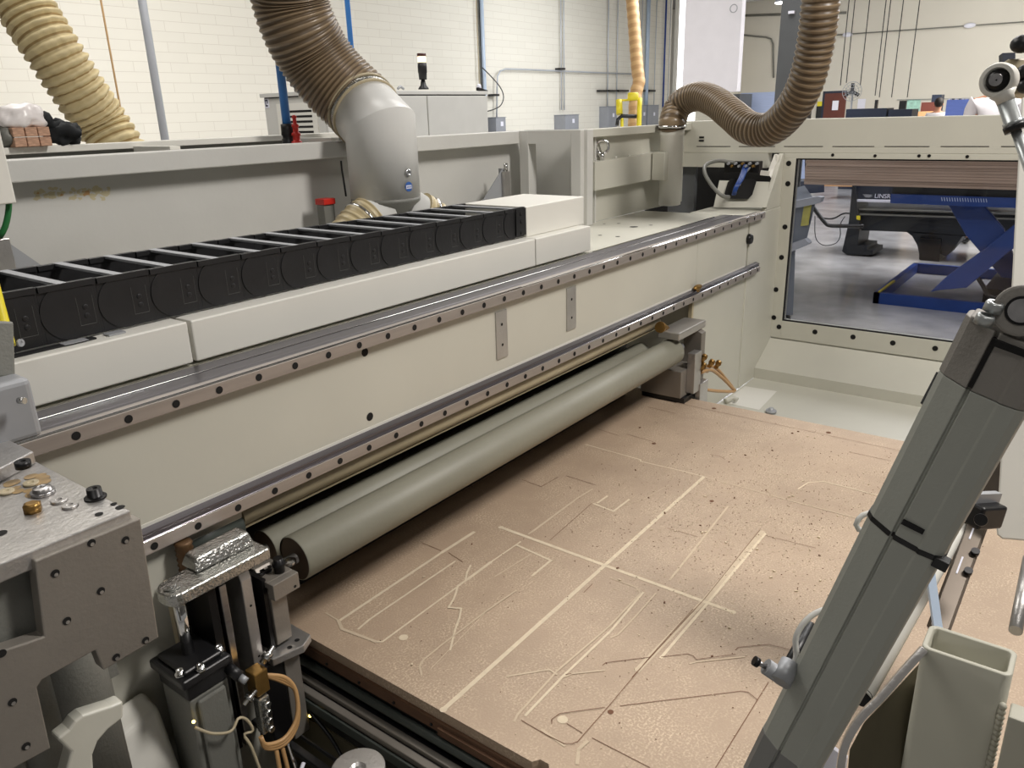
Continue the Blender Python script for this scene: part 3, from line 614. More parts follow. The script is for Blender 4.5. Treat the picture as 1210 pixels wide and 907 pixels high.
# opening left of the window column (dark), top beam over it
mb = MB().box(XW-.01, XW+.05, 1.30, 1.80, .735, .80); mb.build('lintel', 'cream', ef)
mb = MB().box(XW+.02, XW+.05, 1.66, 1.80, .3, .80); mb.build('jamb', 'col', ef)
mb = MB().box(XW+.25, XW+.27, 1.32, 2.05, .2, .82); mb.build('blackout_sheet', 'hole', ef)  # black sheet put behind the opening in place of its darkness
c = AX(829, 164, XW); mb = MB().box(XW-.002, XW, c.y-.012, c.y+.012, c.z-.012, c.z-.004).box(XW-.002, XW, c.y-.012, c.y+.012, c.z+.003, c.z+.011); mb.build('slots', 'hole', ef)
# column
cl = thing('side_column', 'tall cream steel column between the beam end and the window', 'machine column', (3.4, 1.3, FZ))
mb = MB().box(2.752, 3.30, 1.226, 1.60, -.21, .312).box(3.278, XW, 1.2205, 1.50, -.21, .566)
mb.prism([(3.46, 1.225, .566), (XW, 1.225, .566), (XW, 1.225, .80), (3.63, 1.225, .80)], (0, .02, 0))
mb.build('body', 'cream', cl, bev=.003)
MB().box(2.738, 2.7515, 1.2245, 1.24, .10, .312).build('weld_strip', 'beige', cl)
# support with cut-out and cables
cb = thing('cable_support', 'cream angled support plate with a dark rounded cut-out, at the far end of the beam', 'support plate', (3.5, 1.4, .567))
Q = [AX(843, 245, 3.45), AX(905, 245, 3.45), AX(924, 200, 3.60), AX(852, 203, 3.60)]
mb = MB(); d_ = Vector((.02, 0, -.002))
o_l = [Q[0], Q[1], AX(917, 213, 3.57), AX(899, 209, 3.58), AX(893, 211, 3.57), AX(862, 211, 3.57), AX(853, 203, 3.6)]
mb.prism([Q[0], Q[1], AX(915, 215, 3.555), AX(850, 213, 3.55)], d_)
mb.m(1)
nrm = (Q[1]-Q[0]).cross(AX(915, 215, 3.555)-Q[1]).normalized()
if nrm.x > 0: nrm = -nrm
def onpl(x, y):
    d = ray(x, y); t = (Q[0]-EYE).dot(nrm)/d.dot(nrm); return EYE+d*(t*.994)
mb.poly([onpl(*q) for q in ((856, 229), (860, 215), (864, 211), (891, 211), (894, 214), (889, 230), (884, 235), (862, 235))])
mb.build('plate', ['cream', 'hole'], cb)
mb = MB(); q = [AX(907, 204, 3.56), AX(915, 182, 3.6), AX(918, 183, 3.6), AX(918, 196, 3.6), AX(911, 210, 3.56)]; mb.prism(q, (.02, -.004, 0)); mb.build('side_flange', 'white', cb)
mb = MB().bar(AX(899, 204, 3.55), AX(909, 205, 3.55), .012, .02); mb.build('shelf', 'white', cb)
mb = MB().bar(AX(858, 197, 3.58), AX(899, 197, 3.58), .05, .05); mb.build('terminal_block', 'bolt', cb, bev=.004)
for k in range(9): c = AX(862+k*4.2, 193+(k % 2)*3, 3.54); MB().cyl(c, c-X*.02, .006, n=8).build('connector', ('galv', 'brass', 'galv')[k % 3], cb)
hh = thing('cable_bundle', 'grey conduit and blue cables curving through the cut-out of the support plate', 'cables', (3.5, 1.4, .6))
MB().tube([PD(868, 192, 3.56), PD(848, 190, 3.55), PD(834, 195, 3.5), (PD(833, 205, 3.45)), PD(842, 220, 3.42), PD(853, 231, 3.4), PD(862, 233, 3.45)], .0085, n=10, step=.01).build('grey_conduit', 'dgrey', hh)
for k in range(4): MB().tube([PD(880+k*1.5, 194, 3.54), PD(874+k*1.5, 210, 3.45), PD(868+k, 222, 3.42), PD(865+k, 233, 3.46)], .005, n=8, step=.02).build('blue_cable', 'blue', hh)
MB().tube([PD(890, 194, 3.54), PD(880, 205, 3.5), PD(875, 216, 3.47), PD(872, 222, 3.47)], .005, n=8, step=.02).build('grey_cable', 'galv', hh)
# tray
ty = thing('end_tray', 'cream sheet-metal tray between the far board edge and the window', 'sheet metal tray', (3.1, .4, -.21))
mb = MB().box(2.52, XW-.03, -1.2, 1.2195, -.215, -.21); mb.prism([(3.46, 1.2195, -.212), (3.46, 1.2195, -.160), (3.645, 1.2195, -.058), (3.645, 1.2195, -.064), (3.466, 1.2195, -.166), (3.466, 1.2195, -.212)], (0, -2.4, 0)); mb.box(XW, XW+.01, -1.2, 1.2195, -.18, -.04)
mb.build('tray', 'cream', ty)
mb = MB(); pz = -.2097; mb.poly([AZ(x, y, pz) for x, y in ((855, 475), (880, 456), (918, 462), (897, 484))]); mb.build('white_patch', 'white', ty)  # flat white patch on the tray floor
mb = MB().lathe(AZ(911, 487, -.208), Z, [(0, .022), (.01, .022), (.01, .01), (.02, .01)], n=14); mb.build('bolt', 'galv', ty)
MB().tube([AZ(857, 474, -.2), AZ(866, 470, -.19), AZ(873, 474, -.2)], .012, n=8, step=.01).build('handle', 'cream', ty)

# ================================================================ DUCTS AND HOSES
def hose(name, pts, r, pitch, amp, mats, label, cat='flexible hose', group=None, n=32, sag=0, wob=0):
    k = 6; st_ = pitch/k; rn = random.Random(5)
    if wob:
        P_ = spline(pts, st_); mb = MB(); ref = None; prev = None
        for i, p in enumerate(P_):
            t = (P_[min(i+1, len(P_)-1)]-P_[max(i-1, 0)]).normalized()
            if ref is None: u, v, _ = basis(t)
            else: u = (ref-t*ref.dot(t)).normalized(); v = t.cross(u)
            ref = u; ph = (i % k)/k; A = []
            for j in range(n):
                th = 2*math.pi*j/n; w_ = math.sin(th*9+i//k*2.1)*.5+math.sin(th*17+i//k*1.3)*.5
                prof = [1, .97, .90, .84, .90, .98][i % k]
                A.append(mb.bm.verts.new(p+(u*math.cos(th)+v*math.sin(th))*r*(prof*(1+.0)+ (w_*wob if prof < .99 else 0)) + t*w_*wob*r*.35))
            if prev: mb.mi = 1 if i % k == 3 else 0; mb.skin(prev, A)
            prev = A
        return tag(mb.build(name, mats), label, cat, group)
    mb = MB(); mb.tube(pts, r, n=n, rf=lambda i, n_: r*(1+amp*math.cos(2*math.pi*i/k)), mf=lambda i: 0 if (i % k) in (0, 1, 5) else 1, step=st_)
    return tag(mb.build(name, mats), label, cat, group)
# collector hood
DX, DY, DR = 1.762, 1.835, .1085
dh = thing('duct_elbow', 'light grey painted steel duct elbow with a blue sticker, rising behind the cable chain', 'duct elbow', (DX, DY, .6))
w_ = Vector((-.62, -.06, .78)).normalized()
ctop = Vector((DX, DY, .970))
def mitre():
    mb = MB(); n = 44; A = []; B = []; Cc = []
    u, v, _ = Vector((1, 0, 0)), Vector((0, 1, 0)), 0
    e = PD(433, 133.5, 2.425); nrm = (Z+(e-ctop).normalized()).normalized()
    for i in range(n):
        a = 2*math.pi*i/n; o = u*DR*math.cos(a)+v*DR*math.sin(a); b = Vector((DX, DY, .765))+o
        t = (ctop-b).dot(nrm)/Z.dot(nrm); A.append(mb.bm.verts.new(b)); B.append(mb.bm.verts.new(b+Z*t))
        q = b+Z*t; wv = (e-ctop).normalized(); s_ = (e-q).dot(wv); Cc.append(mb.bm.verts.new(q+wv*s_))
    B2 = [mb.bm.verts.new(v.co) for v in B]; mb.skin(A, B); mb.skin(B2, Cc); mb.cap(A, True); mb.cap(Cc); return mb, e
mb, E_ = mitre(); mb.build('elbow_body', 'duct', dh)
wv = (E_-ctop).normalized()
MB().lathe(E_-wv*.004, wv, [(0, DR+.001), (.001, DR+.006), (.007, DR+.006), (.008, DR+.003)], n=44).build('collar_rim', 'beige', dh)
MB().lathe(E_+wv*.004, wv, [(0, DR+.002), (.002, DR+.004), (.020, DR+.004), (.021, DR+.002)], n=44).build('clamp_collar', 'castal', dh)
MB().lathe(E_+wv*.025, wv, [(0, DR+.002), (.001, DR+.007), (.009, DR+.007), (.010, DR+.002)], n=44).build('collar_rim', 'beige', dh)
MB().lathe((DX, DY, .765), -Z, [(0, DR), (.012, DR), (.075, DR*.45), (.09, DR*.4)], n=40).build('lower_cone', 'dgrey', dh)
for sx, nm in ((-1, 0), (1, 1)):
    d0 = (Vector((-.80, .10, -.42)) if sx < 0 else Vector((.75, -.25, -.5))).normalized(); c0 = Vector((DX, DY, .735))+(Vector((-.035, -.02, 0)) if sx < 0 else Vector((.05, -.03, 0)))
    MB().lathe(c0, d0, [(0, .062), (.055, .062), (.055, .066), (.065, .066)], n=32).build('branch_spigot', 'duct', dh)
    c1 = c0+d0*.055; hose('branch_hose', [c1, c1+d0*.05, c1+d0*.10+Vector((0, 0, -.02)), c1+d0*.12+Vector((0, 0, -.10))], .070, .018, .03, ['branch', 'branchv'], 'short tan hose clamped to the %s spigot of the grey duct elbow' % ('left' if sx < 0 else 'right'))
    o = MB().lathe(c1+d0*.028, d0, [(0, .072), (.001, .075), (.009, .075), (.010, .072)], n=36).build('hose_clamp', 'chrome'); tag(o, 'steel band clamp around the %s branch hose of the grey duct' % ('left' if sx < 0 else 'right'), 'hose clamp')
nd = Vector((.25, -.97, 0)).normalized()
q = AY(479.5, 204, DY-DR*.93); dvec = Vector((q.x-DX, q.y-DY, 0)).normalized(); base = Vector((DX, DY, q.z))+dvec*DR
MB().lathe(base, dvec, [(-.003, .012), (.004, .012), (.007, .009), (.007, .005), (.004, .004)], n=20).build('button', 'chrome', dh)
q2 = AY(479, 220.5, DY-DR*.93); base = Vector((DX, DY, q2.z))+dvec*(DR+.0006)
u_, v_, _w = basis(dvec)
def disc_on(mb, c, r, z0=-9, z1=9, lift=0):
    pts = [c+dvec*lift+u_*r*math.cos(a)+v_*max(z0, min(z1, r*math.sin(a))) for a in [k*math.pi/16 for k in range(32)]]; mb.poly(pts)
mb = MB(); disc_on(mb, base, .0145, lift=.0015); mb.m(1); mb.poly([base+dvec*.0022+u_*a+v_*b for a, b in ((-.011, -.006), (.011, -.006), (.011, .0045), (-.011, .0045))]); mb.m(0)
for k in range(4): mb.poly([base+dvec*.0028+u_*(-.008+k*.0045+a)+v_*b for a, b in ((0, -.003), (.002, -.003), (.002, .002), (0, .002))])
mb.build('sticker', ['sticker', 'paper'], dh)
# big bronze hose: from the collar up and out of the frame
hp = [E_+wv*.03, E_+wv*.055]+[PD(*q) for q in ((392, 93, 2.43), (371, 65, 2.40), (354, 34, 2.35), (343, 0, 2.31), (337, -50, 2.24), (332, -110, 2.2))]
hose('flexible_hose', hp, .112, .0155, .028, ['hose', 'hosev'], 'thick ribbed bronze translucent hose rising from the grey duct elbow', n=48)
# curved hose on the right with the vertical white pipe
vp = thing('extraction_pipe', 'short upright white pipe at the far rear corner of the beam', 'pipe', (3.31, 1.60, .57))
PC = Vector((3.31, 1.615, 0))
MB().lathe((PC.x, PC.y, .59), Z, [(0, .042), (.003, .049), (.075, .049), (.077, .0505), (.30, .0505), (.303, .053), (.34, .053)], n=32).build('pipe_body', 'white', vp)
MB().box(PC.x-.085, PC.x-.03, PC.y-.01, PC.y+.05, .705, .825).build('mounting_lug', 'cream', vp, bev=.002)
MB().lathe((PC.x, PC.y, .922), Z, [(0, .059), (.001, .0625), (.010, .0625), (.012, .059)], n=32).build('hose_clamp', 'chrome', vp)
cp = Vector((PC.x, PC.y, .90))
hp = [cp+Z*.02, cp+Z*.045]+[PD(*q) for q in ((800, 128, 3.45), (811, 118, 3.40), (828, 114, 3.32), (846, 121, 3.2), (864, 135, 3.06), (885, 151, 2.92), (910, 152, 2.82), (934, 131, 2.70), (952, 98, 2.60), (963, 55, 2.52), (969, 10, 2.45), (972, -40, 2.4), (972, -100, 2.35))]
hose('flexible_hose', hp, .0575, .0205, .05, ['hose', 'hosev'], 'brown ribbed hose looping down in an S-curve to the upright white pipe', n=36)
# left tan hose behind the rear channel
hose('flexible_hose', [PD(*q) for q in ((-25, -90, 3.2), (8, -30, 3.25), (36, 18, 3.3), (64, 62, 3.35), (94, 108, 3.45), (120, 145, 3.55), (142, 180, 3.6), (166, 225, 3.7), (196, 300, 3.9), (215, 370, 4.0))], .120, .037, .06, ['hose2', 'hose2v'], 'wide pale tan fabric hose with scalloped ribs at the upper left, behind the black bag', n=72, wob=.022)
hose('flexible_hose', [PD(*q) for q in ((744, -60, 15), (747, 0, 15), (750, 40, 15), (753, 80, 15), (755, 96, 15), (752, 108, 15), (750, 125, 15), (749, 160, 15), (749, 200, 15))], .118, .16, .03, ['hose3', 'hose3v'], 'straight orange-tan hose dropping into the yellow stand by the block wall', n=20)
# ================================================================ OUTSIDE THE WINDOW
def pxpoly(mb, pts, x, vec):  # prism with an outline standing in a plane X = x
    mb.prism([AX(*q, x) for q in pts], vec); return mb
bs = thing('board_stack', 'thick stack of tan boards seen through the window, raised on the blue lift', 'board stack', (7.3, 1.2, .2))
a_ = AX(950, 217.5, 7.2); mb = MB()
zb_, zt_ = a_.z, a_.z+.40
nb = 18
for k in range(nb):
    h = (zt_-zb_)/nb; j = rnd.uniform(-.006, .006); MB().box(7.2+j, 9.2, -1.2, a_.y+j, zb_+k*h, zb_+(k+.93)*h).build('board', 'board', bs)
lf = thing('scissor_lift', 'blue steel scissor lift with crossed arms and tray base outside the window', 'scissor lift', (7.6, 1, FZ))
mb = MB(); b0, b1 = AZ(1031, 358, FZ), AZ(1046, 338, FZ)
mb.box(b0.x, b0.x+.05, -1.5, b0.y, FZ, FZ+.10).box(b0.x, 9.2, b0.y-.05, b0.y, FZ, FZ+.10).box(9.15, 9.2, -1.5, b0.y, FZ, FZ+.10); mb.build('base_frame', 'blue', lf)
MB().box(b0.x+.02, b0.x+.6, b0.y-.05, b0.y-.03, FZ+.09, FZ+.11).build('safety_strip', 'yellow', lf)
t0 = AX(1053, 229, 7.3); t1 = AX(1053, 240, 7.3)
MB().box(7.3, 9.1, -1.2, t0.y, t1.z, t0.z).build('top_frame', 'blue', lf)
MB().box(7.34, 9.1, -1.2, t0.y, t0.z+.001, zb_-.002).build('bearer', 'machblk', lf)
mb = MB(); pxpoly(mb, [(1116, 236), (1157, 236), (1186, 270), (1192, 296), (1160, 300), (1141, 278), (1122, 245)], 7.55, (.06, 0, 0)); mb.build('arm', 'blue', lf, bev=.01)
mb = MB(); pxpoly(mb, [(1099, 345), (1110, 343), (1142, 340), (1193, 297), (1215, 281), (1215, 252), (1159, 297), (1119, 326)], 7.46, (.06, 0, 0)); mb.build('arm', 'blue', lf, bev=.01)
mb = MB(); pxpoly(mb, [(1160, 300), (1185, 330), (1200, 350), (1220, 345), (1200, 310), (1192, 285)], 8.6, (.06, 0, 0)); mb.build('arm', 'blue', lf, bev=.01)
MB().tube([AX(1150, 320, 7.5), AX(1160, 335, 7.5), AX(1170, 350, 7.5), AX(1195, 352, 7.5)], .018, n=8, step=.03).build('hydraulic_hose', 'black', lf)
MB().box(8.0, 8.9, .2, .8, FZ, FZ+.13).build('hydraulic_unit', 'black', lf)
# black machine behind
mk = thing('black_machine', 'black machine base with arched openings and a blue lettered panel, seen through the window', 'machine', (10, 1.5, FZ))
XM = 10.0
mb = MB(); pxpoly(mb, [(1008, 246), (1205, 252), (1205, 284), (1137, 279), (1071, 274), (1018, 272), (1004, 271)], XM, (.7, 0, 0)); mb.build('body', 'machblk', mk)
mb = MB(); pxpoly(mb, [(1070, 273), (1078, 279), (1084, 290), (1086, 300), (1086, 313), (1108, 316), (1111, 300), (1118, 303), (1128, 292), (1138, 278)], XM, (.5, 0, 0)); mb.build('leg', 'machblk', mk)
mb = MB(); pxpoly(mb, [(1087, 281), (1112, 283), (1109, 316), (1087, 314)], XM-.05, (.4, 0, 0)); mb.build('pedestal', 'bolt', mk)
mb = MB(); pxpoly(mb, [(1089, 316), (1106, 317), (1103, 323), (1093, 323)], XM-.02, (.3, 0, 0)); mb.build('foot', 'bolt', mk)
mb = MB(); pxpoly(mb, [(1086, 313), (1107, 315), (1107, 316.2), (1086, 314.2)], XM-.08, (.03, 0, 0)); mb.build('foot_plate', 'screwhead', mk)
mb = MB(); pxpoly(mb, [(1007, 219), (1010, 219), (1014, 252), (1016, 270), (1013, 290), (1024, 291), (1024, 295), (1031, 296), (1031, 301), (1001, 301), (995, 297), (1003, 262)], XM-.1, (.5, 0, 0)); mb.build('end_leg', 'machblk', mk)
mb = MB(); pxpoly(mb, [(1007, 212), (1060, 213), (1060, 236), (1009, 235)], XM-.02, (.3, 0, 0)); mb.build('lettered_panel', 'navy', mk)
mb = MB(); pxpoly(mb, [(1060, 218), (1205, 222), (1205, 243), (1060, 239)], XM+.0, (.3, 0, 0)); mb.build('blue_panel', 'blue', mk)
mb = MB(); pxpoly(mb, [(1060, 205), (1205, 208), (1205, 222), (1060, 218)], XM+.05, (.3, 0, 0)); mb.build('dark_panel', 'machblk', mk)
for a, b in ((((1008, 235.5), (1052, 236.5)), 2.6), (((1157, 240), (1205, 242)), 2.8)): 
    mb = MB(); (p0, p1) = a; pxpoly(mb, [p0, p1, (p1[0], p1[1]+b), (p0[0], p0[1]+b)], XM-.08, (.05, 0, 0)); mb.build('bright_rail', 'paper', mk)
for yy in (246, 252): mb = MB(); pxpoly(mb, [(1012, yy), (1205, yy+6), (1205, yy+8), (1012, yy+1.8)], XM-.05, (.05, 0, 0)); mb.build('steel_strip', 'dgrey', mk)
mb = MB(); pxpoly(mb, [(1012, 255), (1016, 255), (1016, 260), (1012, 259)], XM-.13, (.02, 0, 0)); mb.build('yellow_label', 'yellow', mk)
c = AX(1033, 233.6, XM-.06); text_mesh('LINSR', .068, 'paper', mk, Matrix.Translation(c) @ Matrix(((0, 0, -1, 0), (-1, 0, 0, 0), (0, 1, 0, 0), (0, 0, 0, 1))))
mb = MB()
for k in range(3): pxpoly(mb, [(1019+k, 229.5+k*1.2), (1031, 230+k*1.2), (1029-k, 230.8+k*1.2), (1021+k, 230.5+k*1.2)], XM-.035, (.004, 0, 0))
mb.build('wing_emblem', 'galv', mk)
mb = MB()
for k in range(18): x = 1112+k*3.1; pxpoly(mb, [(x, 233+k*.1), (x+1, 233+k*.1), (x+1.8, 237.4+k*.1), (x+.8, 237.4+k*.1)], 7.297, (.002, 0, 0))
mb.build('tick_marks', 'palestack', lf)
hd = thing('bent_pipe', 'bent black pipe with hanging cord between the grey bin and the black machine', 'pipe', (8.6, 2.3, FZ))
MB().tube([AX(*q, 9.2) for q in ((960, 243), (966, 252), (976, 264), (981, 266.5), (1000, 267), (1022, 267))], .022, n=10, step=.03).build('bar', 'black', hd)
MB().tube([AX(*q, 9.25) for q in ((963, 255), (963, 275), (966, 285), (975, 290), (988, 287), (993, 278), (993, 265), (1000, 253))], .005, n=6, step=.04).build('cord', 'black', hd)
MB().tube([AX(*q, 9.25) for q in ((966, 256), (975, 258), (985, 258), (997, 252), (1006, 252))], .010, n=6, step=.04).build('cord', 'black', hd)
# grey bin
bn = thing('tipping_bin', 'grey steel tipping bin with a yellow sticker at the left edge of the window', 'bin', (6.6, 2.4, FZ))
mb = MB(); pxpoly(mb, [(900, 250), (964, 238), (952, 288), (940, 291), (937, 372), (900, 372)], 6.55, (1.3, .5, 0)); mb.build('hopper', 'bindark', bn)
mb = MB(); pxpoly(mb, [(900, 245), (966, 232), (971, 233), (969, 239), (964, 241), (900, 254)], 6.5, (.08, .0, 0)); mb.build('rim', 'steelbox', bn)
mb = MB(); pxpoly(mb, [(900, 300), (951, 282), (956, 287), (953, 290), (900, 312)], 6.48, (.08, .0, 0)); mb.build('skid_rail', 'steelbox', bn)
mb = MB(); pxpoly(mb, [(950, 243), (959, 241), (955, 266), (946, 267)], 6.53, (.01, .0, 0)); mb.build('sticker', 'dullyellow', bn)
for i, (pts, x, m_, lab) in enumerate((
    ([(938, 214), (974, 215), (974, 227), (940, 230)], 13, 'navy', 'dark low crate on the floor behind the grey bin, seen through the window'),
    ([(940, 188), (951, 188), (951, 214), (940, 214)], 15, 'palestack', 'pale blue plastic drum behind the end of the board stack'),)):
    mb = MB(); pxpoly(mb, pts, x, (.5, .2, 0)); o = mb.build(('crate', 'drum')[i], m_); tag(o, lab, ('crate', 'drum')[i])
mb = MB(); pxpoly(mb, [(974, 216), (1007, 217), (1007, 220.5), (974, 220)], 16, (.6, 0, 0)); o = mb.build('timber_pallet', 'cardb'); tag(o, 'light wooden pallet on the floor between the crate and the black machine', 'pallet')

# ================================================================ BACKGROUND OBJECTS ABOVE THE FRAME
def bg(name, x0, y0, x1, xx, dep, m_, label, cat, group=None, zbot=None, bottom=None):
    a = AX(x0, y0, xx); b = AX(x1, y0, xx); z0 = bottom if bottom is not None else FZ
    o = MB().box(xx, xx+dep, b.y, a.y, z0, a.z).build(name, m_, origin=(xx, (a.y+b.y)/2, z0)); return tag(o, label, cat, group)
bd = thing('brown_door', 'dark brown door with a white notice, far away above the end frame', 'door', (24, 7, FZ))
a, b = AX(975, 110.5, 24), AX(1000, 110.5, 24); MB().box(24, 24.08, b.y, a.y, FZ, a.z).build('leaf', 'brown', bd); MB().box(24.0, 24.1, a.y, a.y+.06, FZ, a.z+.06).box(24, 24.1, b.y, a.y, a.z, a.z+.06).build('frame', 'navy', bd)
a, b = AX(984, 119, 23.99), AX(990, 130, 23.99); MB().box(23.98, 23.995, b.y, a.y, b.z, a.z).build('notice', 'paper', bd)
fn = thing('pedestal_fan', 'round grey cage fan on a stand in front of the brown door', 'fan', (19, 5, FZ))
c = AX(1007, 108, 19); mb = MB()
for k in range(14): a = k*math.pi/7; mb.tube([c+Vector((.0, 0, 0)), c+Vector((-.05, .1*math.cos(a), .1*math.sin(a))), c+Vector((0, .2*math.cos(a), .2*math.sin(a)))], .004, n=4)
for r_ in (.2, .14, .08): mb.tube([c+Vector((-.02, r_*math.cos(a), r_*math.sin(a))) for a in [k*math.pi/10 for k in range(21)]], .006, n=5, caps=False)
mb.build('cage', 'galv', fn)
mb = MB()
for k in range(3): a = R(90+120*k); mb.obox(c+Vector((0, .09*math.cos(a), .09*math.sin(a))), X, Vector((0, math.cos(a), math.sin(a))), Vector((0, -math.sin(a), math.cos(a))), .01, .16, .07)
mb.build('blade', 'black', fn)
MB().cyl((c.x+.05, c.y, FZ), (c.x+.05, c.y, c.z), .02).cyl((c.x+.05, c.y, FZ), (c.x+.05, c.y, FZ+.04), .25).build('stand', 'galv', fn)
bg('parts_bin', 1000, 129, 1048, 18, .6, 'navy', 'long dark crate row left of centre in the background, under the fan', 'crate', 'dark crates in the background')
bg('parts_bin', 1050, 129.5, 1078, 18, .6, 'navy', 'shorter dark crate right of the long one in the background', 'crate', 'dark crates in the background')
bg('white_bin', 1048, 131, 1052, 18.65, .5, 'paper', 'narrow white bin between the two dark crates', 'bin')
bg('plastic_chair', 1034, 118, 1037, 20, .1, 'black', 'dark chair back standing behind the long dark crate', 'chair')
bg('office_chair', 1063, 119, 1071, 20, .1, 'black', 'black chair back standing behind the shorter dark crate', 'chair')
bg('poster', 1014, 117, 1023, 29.97, .02, 'paper', 'pale paper poster right of the fan', 'poster', bottom=.4)
bg('chart', 1072, 117.5, 1088, 29.97, .02, 'teal', 'green and white chart behind the brown panel', 'chart', bottom=.4)
bg('wall_notice', 966, 120, 973, 29.96, .03, 'yellow', 'small yellow notice left of the brown door', 'notice', bottom=.85)
bg('notice_holder', 965, 125.5, 973, 29.95, .05, 'black', 'small black holder under the yellow notice', 'holder', bottom=.55)
bg('stool', 949, 125, 956, 17, .2, 'black', 'dark stool back beside the brown hose in the background', 'stool')
bg('brown_panel', 1089, 121, 1108, 23.5, .1, 'brown', 'brown wooden panel behind the distant person', 'panel')
bg('cardboard_box', 1079, 132, 1101, 22.4, .3, 'cardb', 'open tan cardboard box left of the distant person', 'box')
bg('monitor_block', 1101.5, 112, 1113, 24.5, .4, 'navy', 'dark monitor whose box is carried down to the floor, above the distant person', 'monitor')  # far monitor, its box extended down to the floor
bg('blue_board_stack', 1119, 118, 1146.5, 16, .8, 'bluestack', 'stack of blue boards right of the distant person', 'board stack')
bg('grey_box', 1147, 118, 1153, 16.85, .5, 'col', 'dark grey crate touching the blue board stack', 'crate')
bg('grey_box', 1153.5, 118.5, 1160, 16.85, .5, 'steelbox', 'lighter grey crate just left of the person in the white shirt', 'crate')
for k in range(6): bg('jar', 1121+k*4, 116.6, 1123+k*4, 16.2, .08, ('paper', 'black', 'paper', 'navy', 'paper', 'paper')[k], 'small jar or bottle standing on the blue board stack', 'jar', 'jars on the blue boards', bottom=AX(1121, 118, 16.2).z)
bg('pale_board_stack', 875.5, 110, 919, 12.5, .8, 'palestack', 'pale blue board stack left of the dark column', 'board stack')
a, b = AX(845, 112, 11.9), AX(874, 112, 11.9); dc = thing('dark_cabinet', 'dark cabinet with a white label and red sign under the big white panel', 'cabinet', (12, (a.y+b.y)/2, FZ))
MB().box(11.9, 12.4, b.y, a.y, FZ, a.z).build('body', 'col', dc)
for x0, y0, x1, y1, m_, nm in ((850, 113.5, 860, 116.5, 'paper', 'label_plate'), (861, 125.5, 868, 132, 'red', 'warning_sign')):
    a, b = AX(x0, y0, 11.88), AX(x1, y1, 11.88); MB().box(11.885, 11.9, b.y, a.y, b.z, a.z).build(nm, m_, dc)
a, b = AX(805.5, 111, 11.2), AX(871, 111, 11.2)
wp = thing('white_machine_housing', 'tall smooth white housing hanging above the S-shaped hose', 'machine housing', (11.4, (a.y+b.y)/2, a.z))
MB().box(11.2, 11.32, b.y, a.y, a.z, 4.6).build('housing', 'housing', wp, bev=.01); c = AX(867, 10, 11.2); mb = MB(); mb.tube([c+Vector((0, .05*math.cos(t), .05*math.sin(t))) for t in [k*math.pi/8 for k in range(17)]], .006, n=6, caps=False); mb.build('ring_mark', 'galv', wp)
# dark column
a, b = AX(915, 118, 8.6), AX(945, 118, 8.6); sc_ = thing('steel_column', 'dark grey steel column behind the S-shaped hose', 'column', (8.6, (a.y+b.y)/2, FZ))
MB().box(8.6, 8.62, b.y, a.y, FZ, 4.6).box(8.62, 8.85, (a.y+b.y)/2-.01, (a.y+b.y)/2+.01, FZ, 4.6).box(8.85, 8.87, b.y, a.y, FZ, 4.6).build('column', 'col', sc_)
c = AX(936, 15, 8.6); MB().box(8.57, 8.6, c.y-.03, c.y+.03, c.z-.01, c.z+.015).build('clip', 'paper', sc_)
# hanging cords
for i, (x0, x1, y1) in enumerate(((1003, 993, 101), (1010.5, 1000, 98), (1029.5, 1016.5, 101), (1046, 1034, 113), (1050.5, 1039, 115), (1068, 1053.5, 115), (1085, 1072, 115))):
    c = AX(x1, y1, 22); o = MB().cyl((22, c.y, c.z), (22, c.y, 4.6), .011, n=6).build('hanging_cord', 'black', origin=(22, c.y, c.z)); tag(o, 'thin dark cord hanging from the ceiling in front of the far wall', 'cord', 'hanging cords in the far bay')
w0, w1_ = AX(978, 42, 29.8), AX(1215, 25.5, 29.8); o = MB().cyl(w0, w1_, .02, n=6).build('wall_wire', 'dgrey'); tag(o, 'thin wire running across the upper far wall', 'wire')
for i, q in enumerate(((1001.5, 41), (1146, 30))): c = AX(*q, 29.8); o = MB().sphere(c, .13, .5, 1.3, .6).build('wall_light_fitting', 'paper'); tag(o, ('small white fitting on the wall wire near the hanging cords', 'small white fitting on the wall wire near the upper right')[i], 'wall fitting')
o = MB().cyl(AX(1060, 118, 29.9), AX(1184, 115, 29.9), .012, n=6).build('shelf_rail', 'galv'); tag(o, 'thin rail above the posters in the far background', 'rail')
o = MB().tube([AX(877, 41, 29.95), AX(893, 43, 29.95), (AX(905, 44, 29.95)), AX(911, 46, 29.95), AX(913.5, 52, 29.95), AX(914, 92, 29.95)], .03, n=8).build('conduit', 'dgrey'); tag(o, 'thin conduit bending down the far wall left of the dark column', 'conduit')
o = MB().cyl(AX(877, 18.5, 29.93), AX(1000, 15, 29.93), .04, n=8).build('crossbar_pipe', 'dgrey'); tag(o, 'horizontal pipe high on the far wall behind the dark column', 'pipe')
